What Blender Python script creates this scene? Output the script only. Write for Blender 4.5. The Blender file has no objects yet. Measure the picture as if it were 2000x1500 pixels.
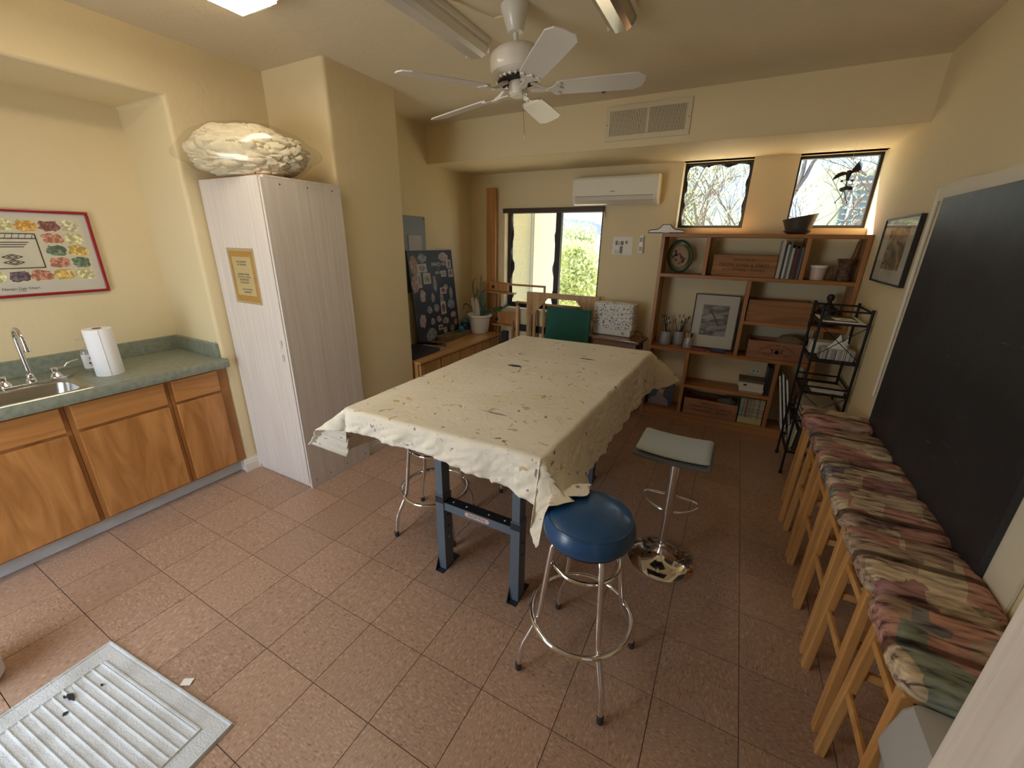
import bpy, bmesh, math, random
from mathutils import Matrix, Vector, noise
PI = math.pi
R = math.radians
random.seed(7)
sc = bpy.context.scene
col = sc.collection

# ---------------------------------------------------------------- camera
cam = bpy.data.objects.new('camera', bpy.data.cameras.new('camera'))
col.objects.link(cam)
F, YAW, PITCH, ROLL = 795.47, -0.4843, -0.3388, 0.0172
cy, sy, cp, sp = math.cos(YAW), math.sin(YAW), math.cos(PITCH), math.sin(PITCH)
f = Vector((sy * cp, cy * cp, sp)); r0 = Vector((cy, -sy, 0)); u0 = r0.cross(f)
rr = r0 * math.cos(ROLL) + u0 * math.sin(ROLL); uu = u0 * math.cos(ROLL) - r0 * math.sin(ROLL)
cam.matrix_world = Matrix(((rr.x, uu.x, -f.x, 2.4472), (rr.y, uu.y, -f.y, -1.2615), (rr.z, uu.z, -f.z, 1.7012), (0, 0, 0, 1)))
cam.data.sensor_width = 36; cam.data.lens = F / 2000 * 36; cam.data.clip_start = .02
sc.camera = cam

# ---------------------------------------------------------------- view, world, sun, daylight
sc.view_settings.view_transform = 'Standard'; sc.view_settings.look = 'None'
sc.view_settings.gamma = 1; sc.view_settings.use_curve_mapping = False
sc.view_settings.exposure = 0.12
sc.cycles.use_denoising = True
sc.cycles.max_bounces = 10; sc.cycles.diffuse_bounces = 6; sc.cycles.transparent_max_bounces = 16
sc.cycles.sample_clamp_indirect = 6
w = bpy.data.worlds.new('sky'); sc.world = w; w.use_nodes = True
nt = w.node_tree; nt.nodes.clear()
tc = nt.nodes.new('ShaderNodeTexCoord'); sx = nt.nodes.new('ShaderNodeSeparateXYZ')
rp = nt.nodes.new('ShaderNodeValToRGB'); bg = nt.nodes.new('ShaderNodeBackground'); wo = nt.nodes.new('ShaderNodeOutputWorld')
nt.links.new(tc.outputs['Generated'], sx.inputs[0]); nt.links.new(sx.outputs['Z'], rp.inputs[0])
nt.links.new(rp.outputs[0], bg.inputs[0]); nt.links.new(bg.outputs[0], wo.inputs[0])
rp.color_ramp.elements[0].position = 0.0; rp.color_ramp.elements[0].color = (.37, .47, .58, 1)
rp.color_ramp.elements[1].position = .55; rp.color_ramp.elements[1].color = (.34, .52, .85, 1)
bg.inputs[1].default_value = 2.9
s = bpy.data.objects.new('sun', bpy.data.lights.new('sun', 'SUN')); col.objects.link(s)
s.rotation_euler = Vector((.6, -1, -1.45)).to_track_quat('-Z', 'Y').to_euler()
s.data.energy = 26; s.data.angle = R(.6); s.data.color = (1, .93, .82)

def area(name, loc, target, sx_, sy_, power, color, portal=False):
    l = bpy.data.lights.new(name, 'AREA'); l.shape = 'RECTANGLE'; l.size = sx_; l.size_y = sy_
    l.energy = power; l.color = color
    o = bpy.data.objects.new(name, l); col.objects.link(o); o.location = loc
    o.rotation_euler = (Vector(target) - Vector(loc)).to_track_quat('-Z', 'Y').to_euler()
    if portal: l.cycles.is_portal = True
    return o
# portals in the three windows of the back wall (they only guide the sampling of the sky)
area('window_portal', (.575, 3.34, 1.5), (.575, 0, 1.5), 1.14, 1.06, 1, (1, 1, 1), True)
area('window_portal', (2.14, 3.34, 2.13), (2.14, 0, 2.13), .56, .56, 1, (1, 1, 1), True)
area('window_portal', (3.04, 3.34, 2.13), (3.04, 0, 2.13), .56, .56, 1, (1, 1, 1), True)
# daylight entering through the open doorway behind the camera
area('doorway_daylight', (.25, -2.36, 1.02), (.70, 1.2, -.9), 1.06, 2.0, 34, (.74, .87, 1.0))

# ---------------------------------------------------------------- helpers
frames = {}
class MB:
    def __init__(s): s.v = []; s.f = []; s.m = []; s.mi = 0
    def add(s, vs, fs, mtx=None):
        n = len(s.v)
        for p in vs:
            p = Vector(p); s.v.append(mtx @ p if mtx else p)
        for q in fs: s.f.append([n + i for i in q]); s.m.append(s.mi)
        return s
    def box(s, x0, x1, y0, y1, z0, z1, mtx=None):
        return s.add([(x, y, z) for z in (z0, z1) for y in (y0, y1) for x in (x0, x1)],
                     [(0, 2, 3, 1), (4, 5, 7, 6), (0, 1, 5, 4), (2, 6, 7, 3), (0, 4, 6, 2), (1, 3, 7, 5)], mtx)
    def cbox(s, c, size, rz=0, rx=0, ry=0):
        m = Matrix.Translation(c) @ Matrix.Rotation(rz, 4, 'Z') @ Matrix.Rotation(ry, 4, 'Y') @ Matrix.Rotation(rx, 4, 'X')
        a, b, d = size[0] / 2, size[1] / 2, size[2] / 2
        return s.box(-a, a, -b, b, -d, d, m)
    def tube(s, pts, r, n=10, closed=False, cap=True):
        pts = [Vector(p) for p in pts]; k = len(pts); rs = r if isinstance(r, (list, tuple)) else [r] * k
        base = len(s.v); up = Vector((0, 0, 1)); prev = None
        for i, p in enumerate(pts):
            if closed: t = pts[(i + 1) % k] - pts[i - 1]
            else: t = pts[min(i + 1, k - 1)] - pts[max(i - 1, 0)]
            if t.length < 1e-9: t = Vector((0, 0, 1))
            t.normalize()
            if prev is None:
                a = up if abs(t.z) < .9 else Vector((1, 0, 0)); x = t.cross(a).normalized()
            else:
                x = prev - t * prev.dot(t)
                x = x.normalized() if x.length > 1e-6 else t.orthogonal().normalized()
            prev = x; y = t.cross(x)
            for j in range(n):
                a = 2 * PI * j / n; s.v.append(p + (x * math.cos(a) + y * math.sin(a)) * rs[i])
        for i in range(k if closed else k - 1):
            a = base + i * n; b = base + ((i + 1) % k) * n
            for j in range(n): s.f.append([a + j, a + (j + 1) % n, b + (j + 1) % n, b + j]); s.m.append(s.mi)
        if cap and not closed:
            s.f.append([base + j for j in range(n)][::-1]); s.m.append(s.mi)
            s.f.append([base + (k - 1) * n + j for j in range(n)]); s.m.append(s.mi)
        return s
    def beam(s, a, b, w_, d_, up=(0, 0, 1)):
        a, b = Vector(a), Vector(b); t = b - a; L = t.length; t.normalize(); u = Vector(up)
        x = t.cross(u)
        if x.length < 1e-4: x = t.orthogonal()
        x.normalize(); y = x.cross(t)
        m = Matrix((( x.x, t.x, y.x, a.x), (x.y, t.y, y.y, a.y), (x.z, t.z, y.z, a.z), (0, 0, 0, 1)))
        return s.box(-w_ / 2, w_ / 2, 0, L, -d_ / 2, d_ / 2, m)
    def lathe(s, c, prof, n=32, mtx=None, a0=0, a1=2 * PI):
        full = abs(a1 - a0 - 2 * PI) < 1e-6; vs = []; m = n if full else n + 1
        for (r_, z) in prof:
            for j in range(m):
                a = a0 + (a1 - a0) * j / n; vs.append((c[0] + r_ * math.cos(a), c[1] + r_ * math.sin(a), c[2] + z))
        fs = []
        for i in range(len(prof) - 1):
            for j in range(n):
                k = (j + 1) % m; fs.append((i * m + j, i * m + k, (i + 1) * m + k, (i + 1) * m + j))
        if full:
            if prof[0][0] > 1e-5: fs.append(tuple(range(m))[::-1])
            if prof[-1][0] > 1e-5: fs.append(tuple((len(prof) - 1) * m + j for j in range(m)))
        return s.add(vs, fs, mtx)
    def grid(s, fn, nu, nv, cu=False, cv=False):
        vs = [fn(i / nu, j / nv) for j in range(nv if cv else nv + 1) for i in range(nu if cu else nu + 1)]
        W = nu if cu else nu + 1; H = nv if cv else nv + 1
        fs = [(j * W + i, j * W + (i + 1) % W, ((j + 1) % H) * W + (i + 1) % W, ((j + 1) % H) * W + i) for j in range(nv) for i in range(nu)]
        return s.add(vs, fs)
    def prism(s, poly, axis, a0, a1, mtx=None):
        n = len(poly)
        def P(p, h):
            return {'x': (h, p[0], p[1]), 'y': (p[0], h, p[1]), 'z': (p[0], p[1], h)}[axis]
        vs = [P(p, a0) for p in poly] + [P(p, a1) for p in poly]
        fs = [tuple(range(n))[::-1], tuple(range(n, 2 * n))] + [(i, (i + 1) % n, n + (i + 1) % n, n + i) for i in range(n)]
        return s.add(vs, fs, mtx)
    def build(s, name, mat, parent=None, bevel=0, smooth=False, kind=None, seg=2, fix=True):
        me = bpy.data.meshes.new(name)
        inv = frames[parent.name].inverted() if parent is not None else None
        me.from_pydata([tuple(inv @ v) if inv else tuple(v) for v in s.v], [], s.f)
        for m_ in (mat if isinstance(mat, (list, tuple)) else [mat]): me.materials.append(m_)
        me.polygons.foreach_set('material_index', s.m)
        if fix:
            b = bmesh.new(); b.from_mesh(me)
            bmesh.ops.recalc_face_normals(b, faces=b.faces); b.to_mesh(me); b.free()
        if smooth:
            me.polygons.foreach_set('use_smooth', [True] * len(me.polygons)); me.set_sharp_from_angle(angle=R(38))
        o = bpy.data.objects.new(name, me); col.objects.link(o)
        if parent is not None: o.parent = parent; frames[o.name] = frames[parent.name]
        else: frames[o.name] = Matrix.Identity(4)
        if bevel:
            md = o.modifiers.new('bevel', 'BEVEL'); md.width = bevel; md.segments = seg; md.limit_method = 'ANGLE'; md.angle_limit = R(40)
        if kind: o['kind'] = kind
        return o

def tag(o, label, cat, group=None):
    o['label'] = label; o['category'] = cat
    if group: o['group'] = group
    return o
def thing(name, label, cat, loc=(0, 0, 0), rz=0, group=None):
    o = bpy.data.objects.new(name, None); col.objects.link(o); o.location = loc; o.rotation_euler = (0, 0, rz); o.empty_display_size = .05
    frames[o.name] = Matrix.Translation(loc) @ Matrix.Rotation(rz, 4, 'Z')
    return tag(o, label, cat, group)
def copy_tree(o, parent=None):
    c = o.copy(); col.objects.link(c); c.parent = parent; frames[c.name] = frames[o.name]
    for ch in [x for x in col.objects if x.parent is o]: copy_tree(ch, c)
    return c
def struct(o): o['kind'] = 'structure'; return o
def bx(name, mat, parent, x0, x1, y0, y1, z0, z1, bevel=0, **k):
    return MB().box(x0, x1, y0, y1, z0, z1).build(name, mat, parent, bevel, **k)
def solo(name, mb, mat, label, cat, group=None, loc=(0, 0, 0), **k):
    "a thing that is one mesh, with its origin at its base"
    inv = Matrix.Translation(loc).inverted()
    mb.v = [inv @ v for v in mb.v]
    o = mb.build(name, mat, None, **k); o.location = loc; frames[o.name] = Matrix.Translation(loc)
    return tag(o, label, cat, group)
def textmesh(txt, size, align='CENTER', ext=.0004, res=2):
    c = bpy.data.curves.new('t', 'FONT'); c.body = txt; c.size = size; c.align_x = align; c.align_y = 'CENTER'; c.extrude = ext; c.resolution_u = res
    o = bpy.data.objects.new('t', c); col.objects.link(o); bpy.context.view_layer.update()
    me = bpy.data.meshes.new_from_object(o.evaluated_get(bpy.context.evaluated_depsgraph_get()))
    vs = [v.co.copy() for v in me.vertices]; fs = [list(p.vertices) for p in me.polygons]
    bpy.data.objects.remove(o); bpy.data.curves.remove(c); bpy.data.meshes.remove(me)
    return vs, fs
def text(mb, txt, size, loc, rot=(PI / 2, 0, 0), sxy=(1, 1), align='CENTER'):
    vs, fs = textmesh(txt, size, align)
    m = Matrix.Translation(loc) @ Matrix.Rotation(rot[2], 4, 'Z') @ Matrix.Rotation(rot[1], 4, 'Y') @ Matrix.Rotation(rot[0], 4, 'X') @ Matrix.Diagonal((sxy[0], sxy[1], 1, 1))
    return mb.add(vs, fs, m)

# ---------------------------------------------------------------- materials
def new_mat(name):
    m = bpy.data.materials.new(name); m.use_nodes = True
    n = m.node_tree; b = n.nodes['Principled BSDF']
    return m, n, b
def mat(name, c, rough=.5, metal=0, bump=None, var=None, spec=None, coat=0):
    m, n, b = new_mat(name)
    b.inputs['Base Color'].default_value = (*c, 1); b.inputs['Roughness'].default_value = rough; b.inputs['Metallic'].default_value = metal
    if spec is not None: b.inputs['Specular IOR Level'].default_value = spec
    if coat: b.inputs['Coat Weight'].default_value = coat; b.inputs['Coat Roughness'].default_value = .1
    if bump or var: t = n.nodes.new('ShaderNodeTexCoord')
    if bump:
        nz = n.nodes.new('ShaderNodeTexNoise'); nz.inputs['Scale'].default_value = bump[0]; nz.inputs['Detail'].default_value = 5
        bp = n.nodes.new('ShaderNodeBump'); bp.inputs['Strength'].default_value = bump[1]; bp.inputs['Distance'].default_value = bump[2]
        n.links.new(t.outputs['Object'], nz.inputs[0]); n.links.new(nz.outputs[0], bp.inputs['Height']); n.links.new(bp.outputs[0], b.inputs['Normal'])
    if var:   # (scale, colour 2, low, high)
        nz = n.nodes.new('ShaderNodeTexNoise'); nz.inputs['Scale'].default_value = var[0]; nz.inputs['Detail'].default_value = 6
        cr = n.nodes.new('ShaderNodeValToRGB'); cr.color_ramp.elements[0].position = var[2]; cr.color_ramp.elements[1].position = var[3]
        cr.color_ramp.elements[0].color = (*c, 1); cr.color_ramp.elements[1].color = (*var[1], 1)
        n.links.new(t.outputs['Object'], nz.inputs[0]); n.links.new(nz.outputs[0], cr.inputs[0]); n.links.new(cr.outputs[0], b.inputs['Base Color'])
    return m
def wood(name, c1, c2, axis='z', scale=14, rough=.42, stretch=.07, dist=1.2, coat=0, bump=.05):
    m, n, b = new_mat(name)
    t = n.nodes.new('ShaderNodeTexCoord'); mp = n.nodes.new('ShaderNodeMapping'); oi = n.nodes.new('ShaderNodeObjectInfo')
    sc_ = {'x': (stretch, 1, 1), 'y': (1, stretch, 1), 'z': (1, 1, stretch)}[axis]
    mp.inputs['Scale'].default_value = sc_
    ad = n.nodes.new('ShaderNodeVectorMath'); ad.operation = 'MULTIPLY_ADD'
    cb = n.nodes.new('ShaderNodeCombineXYZ')
    for i in range(3): n.links.new(oi.outputs['Random'], cb.inputs[i])
    n.links.new(t.outputs['Object'], ad.inputs[0]); ad.inputs[1].default_value = (1, 1, 1); n.links.new(cb.outputs[0], ad.inputs[2])
    n.links.new(ad.outputs[0], mp.inputs[0])
    nz = n.nodes.new('ShaderNodeTexNoise'); nz.inputs['Scale'].default_value = scale; nz.inputs['Detail'].default_value = 7; nz.inputs['Distortion'].default_value = dist
    cr = n.nodes.new('ShaderNodeValToRGB'); cr.color_ramp.elements[0].position = .34; cr.color_ramp.elements[1].position = .68
    cr.color_ramp.elements[0].color = (*c1, 1); cr.color_ramp.elements[1].color = (*c2, 1)
    n.links.new(mp.outputs[0], nz.inputs[0]); n.links.new(nz.outputs[0], cr.inputs[0]); n.links.new(cr.outputs[0], b.inputs['Base Color'])
    bp = n.nodes.new('ShaderNodeBump'); bp.inputs['Strength'].default_value = bump; bp.inputs['Distance'].default_value = .002
    n.links.new(nz.outputs[0], bp.inputs['Height']); n.links.new(bp.outputs[0], b.inputs['Normal'])
    b.inputs['Roughness'].default_value = rough
    if coat: b.inputs['Coat Weight'].default_value = coat
    return m
def ramp(n, stops, interp='LINEAR'):
    cr = n.nodes.new('ShaderNodeValToRGB'); cr.color_ramp.interpolation = interp; e = cr.color_ramp.elements
    while len(e) < len(stops): e.new(.5)
    for i, (p, c) in enumerate(stops): e[i].position = p; e[i].color = (*c, 1)
    return cr

def wall_mat(name, c):
    m, n, b = new_mat(name)
    t = n.nodes.new('ShaderNodeTexCoord')
    n1 = n.nodes.new('ShaderNodeTexNoise'); n1.inputs['Scale'].default_value = 9; n1.inputs['Detail'].default_value = 4; n1.inputs['Distortion'].default_value = 1.5
    n2 = n.nodes.new('ShaderNodeTexNoise'); n2.inputs['Scale'].default_value = 70; n2.inputs['Detail'].default_value = 3
    mx = n.nodes.new('ShaderNodeMath'); mx.operation = 'MULTIPLY_ADD'; mx.inputs[1].default_value = .25
    n.links.new(t.outputs['Object'], n1.inputs[0]); n.links.new(t.outputs['Object'], n2.inputs[0])
    n.links.new(n2.outputs[0], mx.inputs[0]); n.links.new(n1.outputs[0], mx.inputs[2])
    bp = n.nodes.new('ShaderNodeBump'); bp.inputs['Strength'].default_value = .35; bp.inputs['Distance'].default_value = .006
    n.links.new(mx.outputs[0], bp.inputs['Height']); n.links.new(bp.outputs[0], b.inputs['Normal'])
    b.inputs['Base Color'].default_value = (*c, 1); b.inputs['Roughness'].default_value = .75
    return m
M_wall = wall_mat('cream_plaster', (.74, .63, .40))
M_ceil = wall_mat('cream_ceiling_plaster', (.72, .63, .46))
M_base = mat('white_baseboard', (.74, .70, .62), .5)
M_white = mat('white_paint', (.80, .79, .76), .4)
M_plast = mat('white_plastic', (.80, .79, .74), .35)
M_black = mat('black_plastic', (.018, .018, .020), .4)
M_iron = mat('black_iron', (.012, .012, .014), .45, .4)
M_chrome = mat('chrome', (.82, .82, .84), .06, 1)
M_steel = mat('stainless_steel', (.50, .48, .44), .28, 1)
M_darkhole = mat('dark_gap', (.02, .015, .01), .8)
M_oak = wood('oak_shelf_wood', (.30, .125, .038), (.44, .205, .070), 'x', 12)
M_oakv = wood('oak_shelf_wood_upright', (.30, .125, .038), (.44, .205, .070), 'z', 12)
M_cab = wood('maple_cabinet_wood', (.36, .145, .036), (.54, .25, .078), 'z', 9, .35, .16, 2.2, coat=.3)
M_cabx = wood('maple_drawer_wood', (.38, .155, .040), (.56, .265, .085), 'y', 9, .35, .12, 1.5, coat=.3)
M_frame = wood('maple_frame_wood', (.30, .12, .030), (.44, .20, .060), 'z', 10, .4, .08)
M_wash = wood('whitewashed_wood', (.64, .575, .52), (.74, .685, .64), 'z', 75, .5, .022, .5, bump=.12)
M_pine = wood('pale_pine_wood', (.44, .25, .105), (.62, .40, .19), 'z', 16, .5)
M_pinex = wood('pale_pine_wood_across', (.44, .25, .105), (.62, .40, .19), 'x', 16, .5)
M_honey = wood('honey_easel_wood', (.38, .17, .050), (.52, .26, .085), 'z', 14, .45)
M_stool = wood('beech_stool_wood', (.47, .22, .065), (.66, .36, .125), 'z', 16, .42)
M_lowc = wood('yellow_oak_wood', (.42, .22, .075), (.60, .36, .14), 'z', 20, .4)
M_lowt = wood('yellow_oak_top', (.40, .19, .060), (.58, .32, .115), 'y', 16, .3, coat=.3)
M_crate = wood('wine_crate_wood', (.24, .105, .038), (.38, .19, .075), 'x', 18, .7)
M_crate2 = wood('reddish_crate_wood', (.25, .10, .05), (.36, .165, .085), 'x', 18, .7)
M_brown = wood('brown_table_wood', (.13, .055, .022), (.23, .105, .045), 'x', 12, .3, coat=.4)
M_stamp = mat('black_stamp_ink', (.035, .018, .012), .8)
M_lam = mat('green_laminate', (.20, .225, .175), .38, bump=(60, .05, .001), var=(38, (.27, .29, .23), .35, .65))
M_paper = mat('white_paper', (.80, .79, .75), .7)

def floor_mat():
    m, n, b = new_mat('terracotta_vinyl_tile')
    t = n.nodes.new('ShaderNodeTexCoord'); oi = n.nodes.new('ShaderNodeObjectInfo')
    mu = n.nodes.new('ShaderNodeVectorMath'); mu.operation = 'MULTIPLY_ADD'; mu.inputs[1].default_value = (1, 1, 1)
    cb = n.nodes.new('ShaderNodeCombineXYZ'); ms = n.nodes.new('ShaderNodeMath'); ms.operation = 'MULTIPLY'; ms.inputs[1].default_value = 37
    n.links.new(oi.outputs['Random'], ms.inputs[0])
    for i in range(3): n.links.new(ms.outputs[0], cb.inputs[i])
    n.links.new(t.outputs['Object'], mu.inputs[0]); n.links.new(cb.outputs[0], mu.inputs[2])
    mp = n.nodes.new('ShaderNodeMapping'); mp.inputs['Scale'].default_value = (1, .38, 1); n.links.new(mu.outputs[0], mp.inputs[0])
    a = n.nodes.new('ShaderNodeTexNoise'); a.inputs['Scale'].default_value = 150; a.inputs['Detail'].default_value = 3; n.links.new(mp.outputs[0], a.inputs[0])
    cr = ramp(n, [(.28, (.22, .125, .085)), (.40, (.375, .240, .172)), (.56, (.405, .265, .192)), (.72, (.54, .385, .295))])
    n.links.new(a.outputs[0], cr.inputs[0])
    c = n.nodes.new('ShaderNodeTexNoise'); c.inputs['Scale'].default_value = 230; c.inputs['Detail'].default_value = 1; n.links.new(mp.outputs[0], c.inputs[0])
    cr2 = ramp(n, [(.24, (.55, .5, .45)), (.31, (1, 1, 1))]); n.links.new(c.outputs[0], cr2.inputs[0])
    mx = n.nodes.new('ShaderNodeMix'); mx.data_type = 'RGBA'; mx.blend_type = 'MULTIPLY'; mx.inputs[0].default_value = 1
    n.links.new(cr.outputs[0], mx.inputs[6]); n.links.new(cr2.outputs[0], mx.inputs[7])
    hv = n.nodes.new('ShaderNodeHueSaturation'); mr = n.nodes.new('ShaderNodeMapRange'); mr.inputs[3].default_value = .93; mr.inputs[4].default_value = 1.07
    n.links.new(oi.outputs['Random'], mr.inputs[0]); n.links.new(mr.outputs[0], hv.inputs['Value']); n.links.new(mx.outputs[2], hv.inputs['Color'])
    n.links.new(hv.outputs[0], b.inputs['Base Color'])
    b.inputs['Roughness'].default_value = .36; b.inputs['Specular IOR Level'].default_value = .42
    bp = n.nodes.new('ShaderNodeBump'); bp.inputs['Strength'].default_value = .12; bp.inputs['Distance'].default_value = .001
    n.links.new(a.outputs[0], bp.inputs['Height']); n.links.new(bp.outputs[0], b.inputs['Normal'])
    return m
M_tile = floor_mat()
M_grout = mat('dark_tile_joint', (.085, .035, .02), .7)

def glass_mat(name, tint=(1, 1, 1), refl=1.3):
    m, n, b = new_mat(name); n.nodes.remove(b); out = n.nodes['Material Output']
    tr = n.nodes.new('ShaderNodeBsdfTransparent'); tr.inputs[0].default_value = (*tint, 1)
    gl = n.nodes.new('ShaderNodeBsdfGlossy'); gl.inputs['Roughness'].default_value = .02
    fr = n.nodes.new('ShaderNodeFresnel'); fr.inputs[0].default_value = refl
    mx = n.nodes.new('ShaderNodeMixShader'); ge = n.nodes.new('ShaderNodeNewGeometry'); ma = n.nodes.new('ShaderNodeMath'); ma.operation = 'SUBTRACT'; ma.inputs[0].default_value = 1; ml = n.nodes.new('ShaderNodeMath'); ml.operation = 'MULTIPLY'
    n.links.new(ge.outputs['Backfacing'], ma.inputs[1]); n.links.new(ma.outputs[0], ml.inputs[0]); n.links.new(fr.outputs[0], ml.inputs[1]); n.links.new(ml.outputs[0], mx.inputs[0])
    n.links.new(tr.outputs[0], mx.inputs[1]); n.links.new(gl.outputs[0], mx.inputs[2])
    n.links.new(mx.outputs[0], out.inputs[0]); return m
M_glass = glass_mat('window_glass', (.95, .97, .96))
def film_mat(name, tint, glossy, rough=.12, diff=0.0):
    m, n, b = new_mat(name); n.nodes.remove(b); out = n.nodes['Material Output']
    tr = n.nodes.new('ShaderNodeBsdfTransparent'); tr.inputs[0].default_value = (*tint, 1)
    gl = n.nodes.new('ShaderNodeBsdfGlossy'); gl.inputs['Roughness'].default_value = rough
    mx = n.nodes.new('ShaderNodeMixShader'); mx.inputs[0].default_value = glossy
    n.links.new(tr.outputs[0], mx.inputs[1]); n.links.new(gl.outputs[0], mx.inputs[2]); last = mx
    if diff:
        df = n.nodes.new('ShaderNodeBsdfDiffuse'); df.inputs[0].default_value = (.8, .8, .8, 1)
        m2 = n.nodes.new('ShaderNodeMixShader'); m2.inputs[0].default_value = diff
        n.links.new(mx.outputs[0], m2.inputs[1]); n.links.new(df.outputs[0], m2.inputs[2]); last = m2
    n.links.new(last.outputs[0], out.inputs[0]); return m
M_film = film_mat('clear_plastic_film', (.96, .96, .94), .07)
M_clear = film_mat('clear_plastic_wall', (.93, .93, .92), .08, .1, .18)
def emit(name, c, st):
    m, n, b = new_mat(name); b.inputs['Base Color'].default_value = (*c, 1)
    b.inputs['Emission Color'].default_value = (*c, 1); b.inputs['Emission Strength'].default_value = st; return m

def cloth_mat():
    m, n, b = new_mat('paint_stained_canvas')
    t = n.nodes.new('ShaderNodeTexCoord')
    big = n.nodes.new('ShaderNodeTexNoise'); big.inputs['Scale'].default_value = 2.6; big.inputs['Detail'].default_value = 5
    n.links.new(t.outputs['Object'], big.inputs[0])
    cr = ramp(n, [(.35, (.76, .70, .57)), (.65, (.82, .78, .68))]); n.links.new(big.outputs[0], cr.inputs[0])
    last = cr.outputs[0]
    for k, (scl, lo, hi, colr, ysc) in enumerate([(26, .68, .705, (.24, .24, .25), .6), (15, .665, .70, (.60, .48, .28), 1.0), (11, .72, .745, (.38, .30, .24), .5), (33, .72, .74, (.95, .94, .9), .7), (60, .70, .73, (.22, .14, .12), 1.0)]):
        mp = n.nodes.new('ShaderNodeMapping'); mp.inputs['Location'].default_value = (k * 3.1, k * 1.7, k); mp.inputs['Scale'].default_value = (1, ysc, 1)
        nz = n.nodes.new('ShaderNodeTexNoise'); nz.inputs['Scale'].default_value = scl; nz.inputs['Detail'].default_value = 3; nz.inputs['Distortion'].default_value = .8
        c2 = ramp(n, [(lo, (0, 0, 0)), (hi, (1, 1, 1))]); mx = n.nodes.new('ShaderNodeMix'); mx.data_type = 'RGBA'
        n.links.new(t.outputs['Object'], mp.inputs[0]); n.links.new(mp.outputs[0], nz.inputs[0]); n.links.new(nz.outputs[0], c2.inputs[0])
        n.links.new(c2.outputs[0], mx.inputs[0]); n.links.new(last, mx.inputs[6]); mx.inputs[7].default_value = (*colr, 1); last = mx.outputs[2]
    n.links.new(last, b.inputs['Base Color']); b.inputs['Roughness'].default_value = .85; b.inputs['Specular IOR Level'].default_value = .2
    wv = n.nodes.new('ShaderNodeTexNoise'); wv.inputs['Scale'].default_value = 14; wv.inputs['Detail'].default_value = 8; wv.inputs['Distortion'].default_value = 1.2
    n.links.new(t.outputs['Object'], wv.inputs[0])
    bp = n.nodes.new('ShaderNodeBump'); bp.inputs['Strength'].default_value = .6; bp.inputs['Distance'].default_value = .008
    n.links.new(wv.outputs[0], bp.inputs['Height']); n.links.new(bp.outputs[0], b.inputs['Normal'])
    return m
M_cloth = cloth_mat()

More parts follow.
